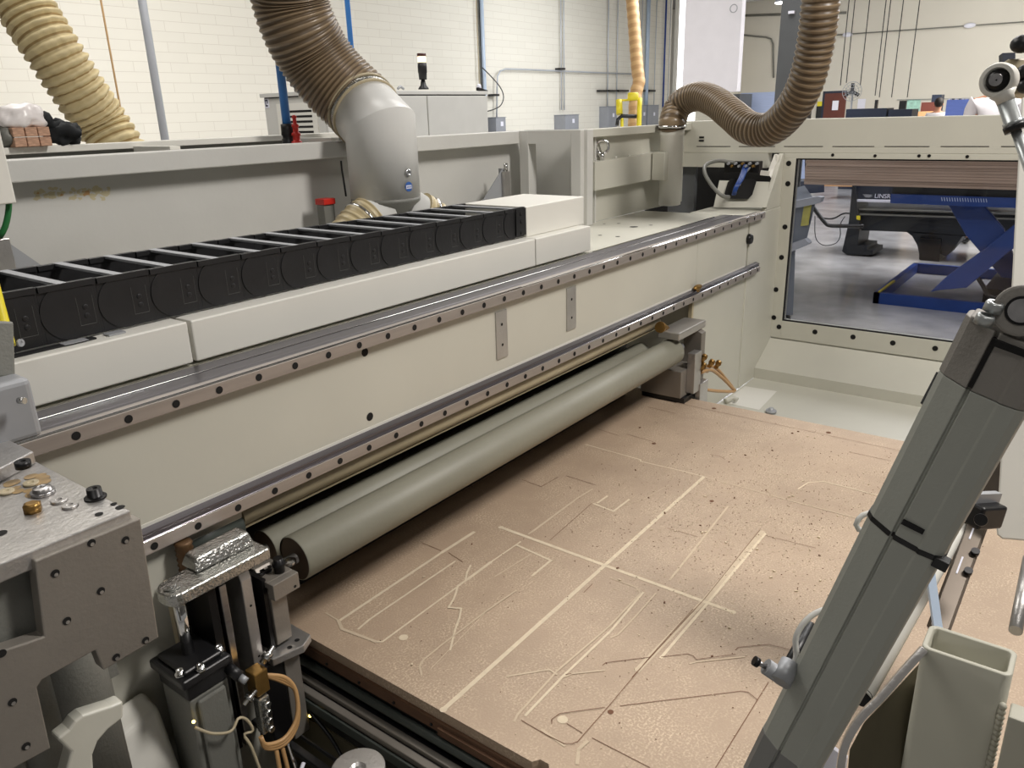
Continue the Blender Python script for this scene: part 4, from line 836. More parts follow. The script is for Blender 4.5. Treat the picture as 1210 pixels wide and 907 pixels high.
# persons
def person(loc, h, face, shirt, label, lean=0, arm=0):
    k = h/1.75; nm = thing('person', label, 'person', loc); L = Vector(loc)
    def J(x, y, z): 
        p = Vector((x, y, z))*k; c_, s_ = math.cos(face), math.sin(face); zz = max(0, p.z-.95*k); p.x += math.sin(lean)*zz
        return L+Vector((p.x*c_-p.y*s_, p.x*s_+p.y*c_, p.z))
    def skinned(name, vs, es, rad, m_):
        me = bpy.data.meshes.new(name); me.from_pydata([v-L for v in vs], es, []); o = bpy.data.objects.new(name, me); C.objects.link(o); o.parent = nm
        me.materials.append(M[m_]); md = o.modifiers.new('skin', 'SKIN'); md.use_smooth_shade = True
        for i, r_ in enumerate(rad): me.skin_vertices[0].data[i].radius = (r_*k, r_*k) if not isinstance(r_, tuple) else (r_[0]*k, r_[1]*k)
        me.skin_vertices[0].data[0].use_root = True; o.modifiers.new('sub', 'SUBSURF').levels = 1; o.modifiers['sub'].render_levels = 2; return o
    vs = [J(0, 0, .98), J(0, 0, 1.2), J(0, 0, 1.38), J(0, 0, 1.48), J(.01, 0, 1.56), J(.02, 0, 1.64), J(.02, 0, 1.70)]; es = [(i, i+1) for i in range(6)]; rd = [.14, .13, .15, .06, .062, .09, .07]
    for sg in (-1, 1):
        b0 = len(vs); vs += [J(0, sg*.17, 1.40), J(.02, sg*.24, 1.15), J(.12+arm, sg*.22, .95+arm), J(.17+arm, sg*.21, .90+arm)]; es += [(2, b0), (b0, b0+1), (b0+1, b0+2), (b0+2, b0+3)]; rd += [.06, .045, .032, .03]
        for f in range(5): vs.append(J(.21+arm+.012*(2-abs(f-2)), sg*(.17+f*.018), .86+arm)); es.append((b0+3, len(vs)-1)); rd.append(.009)
        b0 = len(vs); vs += [J(0, sg*.09, .86), J(.02, sg*.10, .50), J(-.01, sg*.10, .08), J(.12, sg*.11, .03)]; es += [(0, b0), (b0, b0+1), (b0+1, b0+2), (b0+2, b0+3)]; rd += [.09, .06, .042, .035]
    skinned('body', vs, es, rd, 'skin')
    sv = [J(0, 0, .93), J(0, 0, 1.1), J(0, 0, 1.25), J(0, 0, 1.38), J(0, 0, 1.445)]; se = [(0, 1), (1, 2), (2, 3), (3, 4)]; sr = [.165, .155, .155, .165, .085]
    for sg in (-1, 1): b0 = len(sv); sv += [J(0, sg*.18, 1.40), J(.02, sg*.245, 1.20)]; se += [(3, b0), (b0, b0+1)]; sr += [.08, .07]
    skinned('shirt', sv, se, sr, shirt)
    tv = [J(0, 0, .98), J(0, 0, .92)]; te = [(0, 1)]; tr_ = [.155, .155]
    for sg in (-1, 1): b0 = len(tv); tv += [J(0, sg*.09, .80), J(.02, sg*.10, .50), J(-.01, sg*.10, .09)]; te += [(1, b0), (b0, b0+1), (b0+1, b0+2)]; tr_ += [.10, .075, .06]
    skinned('trousers', tv, te, tr_, 'trouser')
    for sg in (-1, 1): MB().sphere(J(.05, sg*.10, .045), .05*k, 2.3, .95, .85).build('shoe', 'black', nm)
    h_ = J(-.005, 0, 1.672); MB().sphere(h_, .105*k, 1.05, .92, 1.05).build('hair', 'hair', nm)
    for sg in (-1, 1): MB().sphere(J(.025, sg*.092, 1.63), .024*k, .6, .35, 1).build('ear', 'skin', nm)
    MB().sphere(J(.125, 0, 1.625), .018*k, 1, .7, 1.3).build('nose', 'skin', nm)
c = AX(1110.5, 115, 21); person((21, c.y, FZ), c.z-FZ-.03, R(10), 'shirt', 'distant person with dark hair in a white shirt seen from behind above the end frame', lean=0)
c = AX(1184, 93, 9.9); person((11.4, c.y*11.4/9.9, FZ), 2.12, R(0), 'shirt', 'person in a white T-shirt standing behind the chrome rod end, head hidden')

# ================================================================ BLOCK WALL: pipes, boxes, cabinet
def vpipe(px, py, r, m_, label, cat='pipe', name='wall_pipe', yy=11.93, z0=None, z1=4.6, group=None):
    c = AY(px, py, yy); z0 = FZ if z0 is None else z0
    o = MB().cyl((c.x, c.y, z0), (c.x, c.y, z1), r, n=12).build(name, m_, origin=(c.x, c.y, z0)); return tag(o, label, cat, group)
def zat(px, py, yy=11.93): return AY(px, py, yy).z
vpipe(181, 80, .016*1.9, 'conduit', 'grey steel pipe rising on the left of the block wall beside the tan hose', yy=6.0)
vpipe(131, 66, .007, 'hose3', 'thin tan cord hanging between the tan hose and the grey pipe', 'cord', 'hanging_cord', yy=6.0)
vpipe(413, 33, .015, 'bluehose', 'slim blue air pipe right of the thick bronze hose', yy=3.6)
vpipe(570.5, 60, .055, 'ltblue', 'pale blue pipe on the block wall above the corner of the cabinet')
vpipe(565, 60, .012, 'beige', 'thin beige cord beside the pale blue wall pipe', 'cord', 'hanging_cord')
vpipe(568, 55, .010, 'black', 'thin black cord next to the pale blue wall pipe', 'cord', 'hanging_cord')
for q, r_, m_, l in (((663, 60), .015, 'conduit', 'left one of the pair of conduits on the middle of the block wall'), ((666.5, 60), .015, 'conduit', 'right one of the pair of conduits on the middle of the block wall'),
                  ((718.5, 60), .017, 'conduit', 'conduit above the first grey box left of the yellow stand'), ((729.5, 60), .015, 'conduit', 'conduit just left of the orange-tan hose'),
                  ((758, 60), .015, 'conduit', 'grey conduit just right of the orange-tan hose'), ((765, 60), .06, 'ltblue', 'wide pale blue pipe right of the orange-tan hose'), ((774.5, 60), .015, 'conduit', 'conduit above the right-hand grey box'),
                  ((785.5, 60), .028, 'blue', 'dark blue pipe near the end of the block wall'), ((791, 60), .015, 'conduit', 'last thin conduit at the bright end of the block wall')):
    vpipe(*q, r_, m_, l, z0=zat(q[0], 130) if m_ != 'blue' else zat(q[0], 138))
o = MB().tube([AY(*q, 11.9) for q in ((587, 140), (587.5, 100), (588, 90), (591, 84), (597, 81.5), (620, 82), (700, 85.5), (748, 87.5))], .019, n=8).build('bent_conduit', 'conduit'); tag(o, 'grey conduit rising from the left switch box and running level across the block wall', 'conduit')
o = MB().tube([AY(*q, 11.8) for q in ((570, 80), (580, 90), (591, 103), (595, 114), (592, 124), (584, 129), (574, 132))], .012, n=8, step=.05).build('looping_cable', 'black'); tag(o, 'thin black cable looping between the cabinet and the left switch box', 'cable')
for i, (x0, x1, y0) in enumerate(((708, 718, 107), (719.5, 729, 107), (730.5, 742.5, 107), (759, 762, 107), (767, 774, 107))):
    a, b = AY(x0, y0-1, 11.9), AY(x1, y0+1.4, 11.9); o = MB().box(a.x, b.x, 11.88, 11.98, b.z, a.z).build('strut_channel', 'black', origin=(a.x, 11.9, b.z)); tag(o, 'short black strut channel clamping the conduits by the yellow stand', 'strut', 'strut channels on the block wall')
for i, (x0, x1, y0) in enumerate(((582, 589, 112), (661, 667, 81))):
    a, b = AY(x0, y0-1, 11.85), AY(x1, y0+1.5, 11.85); o = MB().box(a.x, b.x, 11.82, 11.98, b.z, a.z).build('conduit_clamp', 'black'); tag(o, ('black clamp on the conduit above the left switch box', 'black clamp where the level conduit crosses the pair of conduits')[i], 'clamp')
def swbox(x0, x1, y0, y1, dep, label, lever, m_='steelbox', group=None):
    a, b = AY(x0, y0, 12-dep), AY(x1, y1, 12-dep); t = thing('switch_box', label, 'switch box', ((a.x+b.x)/2, 12, b.z))
    MB().box(a.x, b.x, 12-dep, 12, b.z-.25, a.z).build('enclosure', m_, t, bev=.01)
    MB().box(a.x-.01, b.x+.01, 12-dep-.012, 12, a.z, a.z+.012).build('lid', m_, t)
    if lever:
        MB().bar((b.x+.04, 12-dep*.5, b.z+.0), (b.x+.04, 12-dep*.6, a.z-.03), .05, .06).build('lever', 'black', t); MB().box(b.x, b.x+.07, 12-dep*.7, 12-dep*.4, a.z-.08, a.z-.02).build('lever_knob', 'brown', t)
    c = AY(x0*.4+x1*.6, y0*.55+y1*.45, 12-dep-.001); MB().box(c.x-.05, c.x+.05, 12-dep-.004, 12-dep, c.z-.05, c.z+.05).build('label', 'paper', t)
swbox(586, 598, 139, 155, .25, 'small grey switch box with a lever on the block wall right of the cabinet', True)
swbox(668, 684, 136, 151, .35, 'grey switch box with a lever below the pair of conduits', True)
swbox(719, 729, 126, 148, .3, 'grey box left of the yellow stand', False)
swbox(758, 763.5, 124.5, 147, .3, 'narrow grey box just right of the yellow stand', False)
swbox(766, 778, 124.5, 147, .3, 'grey box with a white label near the end of the block wall', False)
# yellow stand
ys = thing('tool_stand', 'bright yellow arch-shaped stand holding the orange-tan hose by the block wall', 'stand', (18, 9.5, FZ))
def yp(pts, w, m_, nm):
    MB().tube([PD(*q, 14.3) for q in pts], w, n=6).build(nm, m_, ys)
yp([(756, 116), (755.5, 125), (755, 150), (755, 160)], .045, 'yellow', 'leg'); yp([(731.5, 118), (732, 135)], .06, 'yellow', 'leg'); yp([(735, 140), (735, 160)], .03, 'yellow', 'leg')
yp([(730, 118.8), (752, 117.5)], .022, 'yellow', 'crossbar'); c = PD(748, 114, 14.2); MB().lathe(c-Z*.07, Z, [(0, .09), (.04, .10), (.12, .10), (.14, .08)], n=20).build('hose_socket', 'yellow', ys)
yp([(729, 148), (730, 141), (735, 137), (752, 137.5)], .035, 'black', 'base_ring')
# electrical cabinets
YC = 4.6
a, b = AY(381, 108, YC), AY(574, 106.5, YC); zt = (a.z+b.z)/2; yb_ = AX(311, 113, a.x).y
t = thing('electrical_cabinet', 'long light grey cabinet with louvred side, two doors and the signal tower on top', 'cabinet', ((a.x+b.x)/2, YC+.3, FZ))
MB().box(a.x, b.x, YC, yb_, FZ, zt-.035).build('body', 'grey_paint', t, bev=.004); MB().box(a.x-.02, b.x+.01, YC-.015, yb_+.02, zt-.028, zt).build('top', 'grey_paint', t, bev=.003); MB().box(a.x+.004, b.x, YC+.004, yb_-.004, zt-.036, zt-.028).build('gap', 'hole', t)
xs = [a.x, AY(503.5, 130, YC).x, b.x]
for u0, u1 in zip(xs, xs[1:]): MB().box(u0+.006, u1-.006, YC-.018, YC, FZ+.05, zt-.04).build('door', 'grey_paint', t, bev=.003)
XC = a.x; p, q = AX(331, 131, XC-.02), AX(370, 158, XC-.02)
v = MB().box(XC-.012, XC, q.y-.05, p.y+.05, q.z-.15, p.z+.05).build('vent_panel', 'white', t)
for k in range(8): z = p.z-k*.036; MB().box(XC-.0135, XC-.012, q.y, p.y, z-.015, z).build('vent_slot', 'hole', v)
l = AX(307.5, 117, XC-.01); l.y = min(l.y, yb_-.01)
MB().box(XC-.003, XC, l.y-.05, l.y, l.z-.065, l.z).m(1).box(XC-.005, XC-.003, l.y-.018, l.y-.010, l.z-.055, l.z-.008).box(XC-.005, XC-.003, l.y-.040, l.y-.018, l.z-.016, l.z-.008).box(XC-.005, XC-.003, l.y-.040, l.y-.032, l.z-.035, l.z-.016).box(XC-.005, XC-.003, l.y-.038, l.y-.018, l.z-.055, l.z-.045).build('maker_badge', ['paper', 'navy'], t)
st_ = thing('signal_tower', 'signal tower with a glowing pale lamp and black base on top of the cabinet', 'signal light', (5, YC+.3, 1.19))
c = AY(500.5, 105.5, YC+.15); zz = lambda y: AY(500, y, YC+.15).z; k_ = 0
MB().lathe((c.x, c.y, c.z), Z, [(0, .045), (.01, .042), (.03, .025), (.075, .016)], n=20).build('base', 'black', st_)
z_ = c.z+.075
MB().lathe((c.x, c.y, z_), Z, [(0, .032), (.05, .035), (.055, .038), (.10, .038), (.13, .036)], n=20).build('body', 'blackp', st_); z_ += .13
MB().cyl((c.x, c.y, z_), (c.x, c.y, z_+.048), .034).build('lamp_lens', 'lampwarm', st_)
MB().cyl((c.x, c.y, z_+.048), (c.x, c.y, z_+.07), .037).build('cap', 'darkred', st_)
o = MB().tube([AY(*q, YC+.1) for q in ((470, 105), (473, 102), (477, 105))], .01, n=6).build('lifting_hook', 'galv'); tag(o, 'small lifting hook on the cabinet top just right of the duct elbow', 'hook')
t = thing('cable_gland', 'white and black cable connectors on the right end of the cabinet top', 'connector', (5.7, YC, 1.19)); c = AY(566, 103, YC+.1); MB().sphere(c, .022, 1, 1, 1.3).build('white_cap', 'paper', t); MB().bar(AY(564, 105, YC+.05), AY(575, 108.5, YC+.05), .025, .025).build('plug', 'black', t)
# blue pipe with black fitting and red cone, standing on the rear frame
bh = thing('air_pipe', 'blue air pipe with black fitting standing on the rear enclosure wall', 'air pipe', (1.7, 2.15, .93))
c = AY(342, 169, 2.16); MB().lathe((c.x, c.y, .90), Z, [(0, .022), (.045, .022), (.047, .019), (.055, .019), (.057, .022), (.09, .021), (.092, .012)], n=20).build('fitting', 'black', bh)
MB().cyl((c.x-.002, c.y, .985), (c.x-.002, c.y, 2.2), .0135, n=16).build('pipe', 'bluehose', bh)
c = AY(351, 168.5, 2.12); o = MB().lathe((c.x, c.y, .925), Z, [(0, .017), (.012, .017), (.014, .012), (.028, .011), (.030, .015), (.038, .013), (.040, .009), (.055, .009), (.057, .012), (.064, .010), (.066, .006), (.082, .006), (.084, .009), (.092, .004)], n=16).build('red_knob', 'red'); tag(o, 'red stepped conical knob beside the black fitting of the blue pipe', 'knob')
# things lying on the rear channel
zt = .9565
p0, p1 = AY(12.5, 153, 2.22), AY(58, 153, 2.22)
for r_ in range(2):
    for k in range(3):
        w_b = (p1.x-p0.x)/3; o = MB().box(p0.x+k*w_b+.001, p0.x+(k+1)*w_b-.001, 2.215, 2.28, zt+r_*.024, zt+r_*.024+.0225).build('clay_brick', 'brick', bev=.002, origin=(p0.x+k*w_b, 2.25, zt+r_*.024)); tag(o, ('lower' if r_ == 0 else 'upper')+' row brick, '+('left', 'middle', 'right')[k]+' one of the small pile on the white channel', 'brick', 'bricks on the white channel')
def lumpy(name, c, r, sx, sy, sz, m_, amp, seed, parent=None, n=28, k=18):
    mb = MB().sphere(c, r, sx, sy, sz, n, k); rn = random.Random(seed); from mathutils import noise
    for v in mb.bm.verts:
        d = (v.co-Vector(c)); q = v.co*(1/r)*1.3+Vector((seed, 0, 0)); v.co += d.normalized()*amp*(noise.noise(q)*1.4+noise.noise(q*2.7)*.6)
    return mb
c = AY(28, 145, 2.25); o = lumpy('bag', (c.x, c.y, zt+.068), .052, 1.2, .7, .60, 'bag', .012, 3).build('plastic_bag', 'bag'); tag(o, 'crumpled white plastic bag lying on the small pile of bricks', 'plastic bag')
c = AY(79, 160, 2.25); mb = lumpy('c', (c.x, c.y, zt+.030), .040, 1.15, .9, .8, 'clothblk', .014, 9)
mb.tube([AY(88, 152, 2.25), AY(72, 150, 2.25), AY(60, 148, 2.25), AY(53, 140, 2.25), AY(46, 137, 2.25)], .012, n=8, rf=lambda i, n: .016-.0035*math.sin(i*1.1), step=.008)
o = mb.build('black_bag', 'clothblk'); tag(o, 'knotted black cloth bag lying on the white channel beside the bricks', 'bag')
c = AY(7, 165, 2.25); o = lumpy('g', (c.x, c.y, zt+.025), .026, .6, 1, 1, 'dgrey', .004, 5).build('grey_sack', 'dgrey'); tag(o, 'small dark grey sack left of the bricks', 'sack')
# adhesive residue on the rear panel
mb = MB()
for k in range(60):
    c = AY(rnd.uniform(42, 130), rnd.uniform(222, 235), 2.0475); q = rnd.uniform(.002, .009); mb.m(1 if 78 < 42+k*1.47 < 96 and k % 2 else 0)
    pts = [c+Vector((math.cos(a)*q*rnd.uniform(.5, 1.5), -.0001*k*.01, math.sin(a)*q*rnd.uniform(.4, 1))) for a in [j*math.pi/5 for j in range(10)]]; mb.poly(pts)
mb.build('tape_residue', ['stain', 'ochre'], re)
# ================================================================ FOREGROUND LEFT: CARRIAGE
cg = thing('carriage', 'machined aluminium carriage block with bolts on top and tapped holes in its front plate', 'machine carriage', (.2, .9, .5))
ZT = .615
MB().box(-.25, .338, .775, 1.17, ZT-.019, ZT).build('top_plate', 'alu', cg, bev=.0015)
YF = .767
fp = MB(); fp.prism([AY(*q, YF) for q in ((41, 663), (166, 612), (188, 753), (122.6, 792), (113, 768), (50, 803), (44, 812), (60, 884), (19, 906), (-30, 935), (-60, 790), (52, 752))], (0, .018, 0)); fp.m(1)
for q in ((107.8, 641), (148, 637.6), (65, 677), (119, 697.7), (78.8, 733), (171.7, 756), (137, 776), (2, 771.5), (14.5, 829), (30.6, 881)):
    c = AY(*q, YF); circ_on(fp, c, -Y, .0042)
fp.m(2)
for q in ((107.8, 641), (148, 637.6), (65, 677), (119, 697.7), (78.8, 733), (171.7, 756), (137, 776), (14.5, 829), (30.6, 881)):
    c = AY(*q, YF)+Vector((.0005, 0, -.0018)); circ_on(fp, c, -Y, .002, lift=.0009)
fp.build('front_plate', ['alu2', 'hole', 'alu'], cg, bev=.0015)
mb = MB(); mb.prism([AY(*q, YF+.026) for q in ((-40, 690), (60, 650), (60, 760), (-60, 800))], (0, .012, 0)); mb.build('recess_plate', 'dgrey', cg)
mb = MB(); 
for x, r_ in ((.17, .05), (.235, .035), (.285, .04)): mb.cyl((x, .90, .20), (x, .90, ZT-.02), r_, n=32)
mb.box(.10, .33, .88, 1.0, .36, ZT-.02); mb.build('slide_housing', 'dgrey', cg)
mb = MB().prism([AZ(*q, ZT) for q in ((-30, 586), (43, 547), (18, 535), (-30, 515))], (0, 0, .016)); mb.build('raised_pad', 'alu', cg, bev=.0015)
def bolt(q, m_, prof, n=20, zz=ZT): c = AZ(*q, zz); MB().lathe(c, Z, prof, n=n).build('bolt', m_, cg)
bolt((28, 552), 'bolt', [(0, .0085), (.008, .0085), (.008, .004), (.005, .004)], zz=ZT+.016)
bolt((51, 583), 'steel', [(0, .0125), (.004, .0125), (.004, .010), (.008, .009), (.009, .005), (.006, .003)])
bolt((39.5, 604), 'brass', [(0, .0092), (.009, .0092), (.0105, .006)], n=6)
for q in ((70, 592.5), (83, 598.5), (37, 572), (8, 582)): bolt(q, 'alu' if q[0] > 40 else 'beige', [(0, .0085), (.003, .008), (.003, .0035), (.001, .003)])
bolt((113, 588), 'bolt', [(0, .0115), (.002, .0115), (.003, .008), (.012, .0075), (.012, .004), (.009, .004)])
mb = MB()
for q, r_ in (((142, 599.5), .005), (((134.5, 595.5)), .0035), ((117, 607.5), .0042), ((1, 630), .006)): circ_on(mb, AZ(*q, ZT), Z, r_)
mb.build('hole', 'hole', cg)
mb = MB()
for k in range(16): c = AZ(rnd.uniform(5, 52), rnd.uniform(560, 585), ZT); circ_on(mb, c, Z, rnd.uniform(.004, .012), lift=.0002+k*.00003)
mb.build('grease_stain', 'grease', cg)
# motor housing at the left edge
mt = thing('motor_housing', 'rounded grey motor housing at the left edge above the carriage', 'motor housing', (.3, 1.0, .63))
c0, c1 = PD(-8, 448, .98), PD(-4, 528, .98); mb = MB().bar((c0.x, c0.y, c1.z-.0), (c0.x, c0.y, c0.z), .062, .062, up=X); mb.build('housing', 'galv', mt, bev=.008, seg=3)
MB().bar(PD(-4, 380, 1.0), PD(-2, 446, 1.0), .03, .03, up=X).build('bracket', 'dgrey', mt, bev=.003); c = PD(22, 473, .96); MB().cyl(c, c+Vector((.004, -.008, 0)), .004).build('screw', 'screwhead', mt)
o = MB().tube([PD(*q, 1.2) for q in ((-8, 335), (-1, 362), (6, 388), (13, 414))], .0085, n=12, step=.01).build('yellow_hose', 'yellow'); tag(o, 'short yellow hose at the left edge in front of the cable chain', 'hose')
o = MB().lathe(PD(23, 405, 1.2), Vector((.4, -.9, .1)), [(0, .006), (.004, .006), (.004, .003), (.002, .003)], n=16).build('hose_fitting', 'galv'); tag(o, 'small round fitting beside the end of the yellow hose', 'fitting')
o = MB().tube([PD(*q, 1.3) for q in ((-10, 198), (1, 205), (8, 220), (10.5, 243), (6, 268), (-4, 285))], .0048, n=12, step=.01).build('green_hose', 'green'); tag(o, 'green hose curving at the left edge beside the white panel', 'hose')
o = MB().box(.30, .556, 1.45, 1.475, .884, 1.4).build('head_cover', 'white', bev=.002); tag(o, 'white sheet-metal panel hanging at the left edge of the photo', 'panel')

# ================================================================ FOREGROUND RIGHT: ACTUATOR, ROD, TUBE
ac = thing('linear_actuator', 'large dark grey linear actuator slanting across the lower right', 'linear actuator', (.6, .1, .6))
A0, A1 = PD(931, 903, .84), PD(1168, 463, .60); AW = (A1-A0).normalized(); mid = (A0+A1)/2
vdir = (EYE-mid); vdir = (vdir-AW*vdir.dot(AW)).normalized(); AU = AW.cross(vdir).normalized()
if AU.dot(_r2) < 0: AU = -AU
def aprof(s_=1): return [(-.036, -.020), (-.0375, -.016), (-.0375, -.004), (-.033, .002), (-.0145, .0115), (-.0135, .0085), (-.0118, .0085), (-.011, .0125), (.008, .0140), (.010, .0155), (.022, .0135), (.028, .009), (.0295, .002), (.0295, -.018), (.026, -.024), (-.03, -.024)]
def aex(p0, p1, mb, s_=1.0, off=0): mb.prism([p0+AU*u*s_+vdir*(v*s_+off) for u, v in aprof()], p1-p0); return mb
aex(A0, A1, MB()).build('body', 'actgrey', ac, bev=.0022, seg=3)
T1 = A1+AW*.050
aex(A1+AW*.0005, T1, MB(), 1.012).build('top_cap', 'actcap', ac, bev=.002)
mb = MB(); g0 = A1+AW*.008
mb.obox(A1+AW*.024-AU*.0125+vdir*.0105, AU, AW, vdir, .0035, .042, .006).obox(A1+AW*.043+AU*.003+vdir*.0135, AU, AW, vdir, .030, .005, .005); mb.build('recess', 'hole', ac)
ed = PD(1207, 367, .562); ev = (EYE-ed).normalized()
mb = MB().cyl(ed-ev*.030, ed+ev*.004, .0185, n=40); mb.obox((ed+T1+AU*.016)/2-ev*.014, AU, ev.cross(AU).normalized(), ev, .030, .028, .028); mb.build('clevis_ear', 'actcap', ac, bev=.002)
MB().lathe(ed+ev*.004, ev, [(0, .0085), (.002, .0085), (.002, .007), (.0035, .007)], n=28).build('pin', 'steel', ac)
MB().lathe(ed+ev*.004, ev, [(0, .0105), (.0010, .0103)], n=28).build('pin_seal', 'bolt', ac)
ba = AW; mb = MB().obox(T1-AU*.016-vdir*.004+AW*.001, AU, AW.cross(AU).normalized(), AW, .036, .026, .006); mb.build('shoulder', 'actcap', ac, bev=.002)
for q in ((1176, 359), (1165, 374)):
    c = PD(*q, .566); MB().lathe(c-ba*.010, ba, [(.004, .0064), (.010, .0064), (.0115, .0054), (.0115, .0036), (.008, .0032)], n=28).build('socket_bolt', 'zinc', ac)
aex(A0-AW*.05, A0+AW*.022, MB(), 1.02).build('bottom_cap', 'capgrey', ac, bev=.002)
m0 = A0+(A1-A0)*.682; mb = MB()
mb.prism([m0+AU*u*1.03+vdir*v*1.05 for u, v in aprof()], AW*.0055); mb.obox(m0+AU*.029+vdir*.010, AU, AW, vdir, .012, .010, .010); mb.build('cable_tie', 'black', ac, bev=.001)
mb = MB().obox(A0+(A1-A0)*.727+AU*-.002+vdir*.0140, AU, AW, vdir, .018, .005, .0015); mb.build('slot', 'bolt', ac)
# black slat behind the actuator's left edge
o = MB().bar(PD(1091, 478, .80), PD(1110, 441, .80), .004, .006).build('edge_trim', 'black'); tag(o, 'thin dark trim strip peeping out left of the actuator cap', 'trim strip')
# little fitting and hoses left of the actuator
ft = thing('hose_fitting', 'pale grey hose fitting with a knurled screw left of the lower actuator', 'hose fitting', (.8, .2, .4))
p = lambda x, y, d=.80: PD(x, y, d)
MB().cyl(p(905, 787), p(932, 805), .0085, n=20).build('elbow', 'galv', ft); MB().cyl(p(922, 806, .79), p(934, 782, .80), .0105, .0095).build('socket', 'galv', ft); MB().cyl(p(893, 781), p(906, 788), .0028).build('screw', 'steel', ft); MB().cyl(p(891, 780), p(896, 783), .0052, n=12).build('knob', 'bolt', ft)
MB().cyl(p(926, 797), p(958, 738, .84), .0062).build('black_sleeve', 'black', ft)
MB().tube([p(935, 790), p(941, 775), (p(940, 755)), p(948, 738), p(962, 725), p(980, 718)], .0030, n=10, step=.006).build('grey_tube', 'grey_paint', ft)
o = MB().tube([p(1040, 604, .78), p(1020, 608, .78), p(1012, 618, .78), p(1014, 625, .78), p(1030, 628, .78)], .0028, n=10, step=.006).build('grey_tube', 'grey_paint'); tag(o, 'short loop of grey tube poking out left of the actuator beside its cable tie', 'tube')
# rod with ball joint
rd_ = thing('gas_strut', 'steel rod with a large ball joint eye at the upper right corner', 'rod end', (1, .1, 1))
D = .95; j = PD(1180, 95, D); axis = (EYE-j).normalized()+AU*-.25; axis.normalize(); dn = (PD(1199, 150, D)-j).normalized()
MB().lathe(j-axis*.008, axis, [(-.004, .0175), (0, .0205), (.012, .0205), (.017, .0185), (.018, .0145), (.012, .0142)], n=40).build('eye', 'white', rd_, bev=0)
MB().sphere(j+axis*.001, .0138).build('ball', 'bolt', rd_); MB().cyl(j, j+axis*.0145, .0072).build('pin', 'steel', rd_)
MB().lathe(j+dn*.016, dn, [(0, .0150), (.006, .0105), (.012, .0100)], n=28).build('neck', 'white', rd_)
MB().lathe(j+dn*.026, dn, [(0, .0098), (.026, .0098), (.0265, .0115), (.033, .0115)], n=28).build('sleeve', 'zinc', rd_)
MB().lathe(j+dn*.0595, dn, [(-.0025, .0125), (.0, .0125), (.0055, .0122)], n=28).build('lock_ring', 'black', rd_)
MB().cyl(j+dn*.06, j+dn*.30, .0058).build('rod', 'zinc', rd_)
bk = thing('hinge_bracket', 'beige hinge bracket with black knobs at the right edge behind the ball joint', 'hinge bracket', (1.1, .1, 1.05))
MB().bar(PD(1200, 72, 1.02), PD(1200, 114, 1.02), .030, .02).build('plate', 'beige', bk, bev=.003); MB().sphere(PD(1208, 52, 1.0), .014, 1, 1, .8).build('knob', 'black', bk); MB().sphere(PD(1210, 86, 1.0), .010).build('knob', 'black', bk); MB().sphere(PD(1211, 102, 1.0), .009).build('knob', 'black', bk)
o = MB().bar(PD(1190, 64, 1.15), PD(1190, 78, 1.15), .018, .01).build('control_box', 'navy'); tag(o, 'small dark navy box behind the top of the ball joint', 'box')
# white door edge on the right
dr = thing('hood_edge', 'white sheet-metal hood edge running down the right side of the photo', 'machine hood', (1, 0, .6))
away = (PD(1300, 400, 1.25)-EYE).normalized()*.03
MB().prism([PD(x, y, 1.2) for x, y in ((1207, 110), (1195, 340), (1177, 624), (1178, 632), (1184, 637), (1300, 646), (1330, 110))], away).build('panel', 'white', dr, bev=.003)
# rectangular tube in the lower right corner
rt = thing('square_tube', 'open-topped cream rectangular steel tube standing in the lower right corner', 'steel tube', (.92, .045, .0))
tz = .385; c0, c1, c2 = AZ(1087, 767, tz), AZ(1197, 797, tz), AZ(1102, 738, tz)
x0, x1, y0, y1 = (c0.x+c1.x)/2, c2.x+.002, c1.y, c0.y; w = .0062; mb = MB()
O = lambda r_, m: [(x0+m+r_*(1-math.cos(a)), y0+m+r_*(1-math.sin(a))) for a in [k*math.pi/8 for k in range(5)]]
def rr_(m, r_):
    P = []
    for cx, cy, s_ in ((x1-m-r_, y1-m-r_, 0), (x0+m+r_, y1-m-r_, 1), (x0+m+r_, y0+m+r_, 2), (x1-m-r_, y0+m+r_, 3)):
        for k in range(6): a = s_*math.pi/2+k*math.pi/10; P.append((cx+r_*math.cos(a), cy+r_*math.sin(a)))
    return P
po, pi_ = rr_(0, .009), rr_(w, .005)
Vv = [[mb.bm.verts.new((x, y, z)) for x, y in pp] for pp, z in ((po, -.4), (po, tz-.0012), (rr_(.0012, .008), tz), (rr_(w-.0012, .006), tz), (pi_, tz-.0012), (pi_, -.4))]
for a, b in zip(Vv, Vv[1:]): mb.skin(a, b)
mb.build('tube', 'postgrey', rt)
MB().box(x0-.03, x0-.002, y0-.06, y0-.004, -.4, tz-.03).build('side_plate', 'postgrey', rt, bev=.002)
mb = MB()
for k in range(14): mb.sphere((x0-.002, y0+.003, tz-.04-k*.0075), .0045, 1, 1, 1.1, 8, 6)
mb.build('weld_bead', 'postgrey', rt)
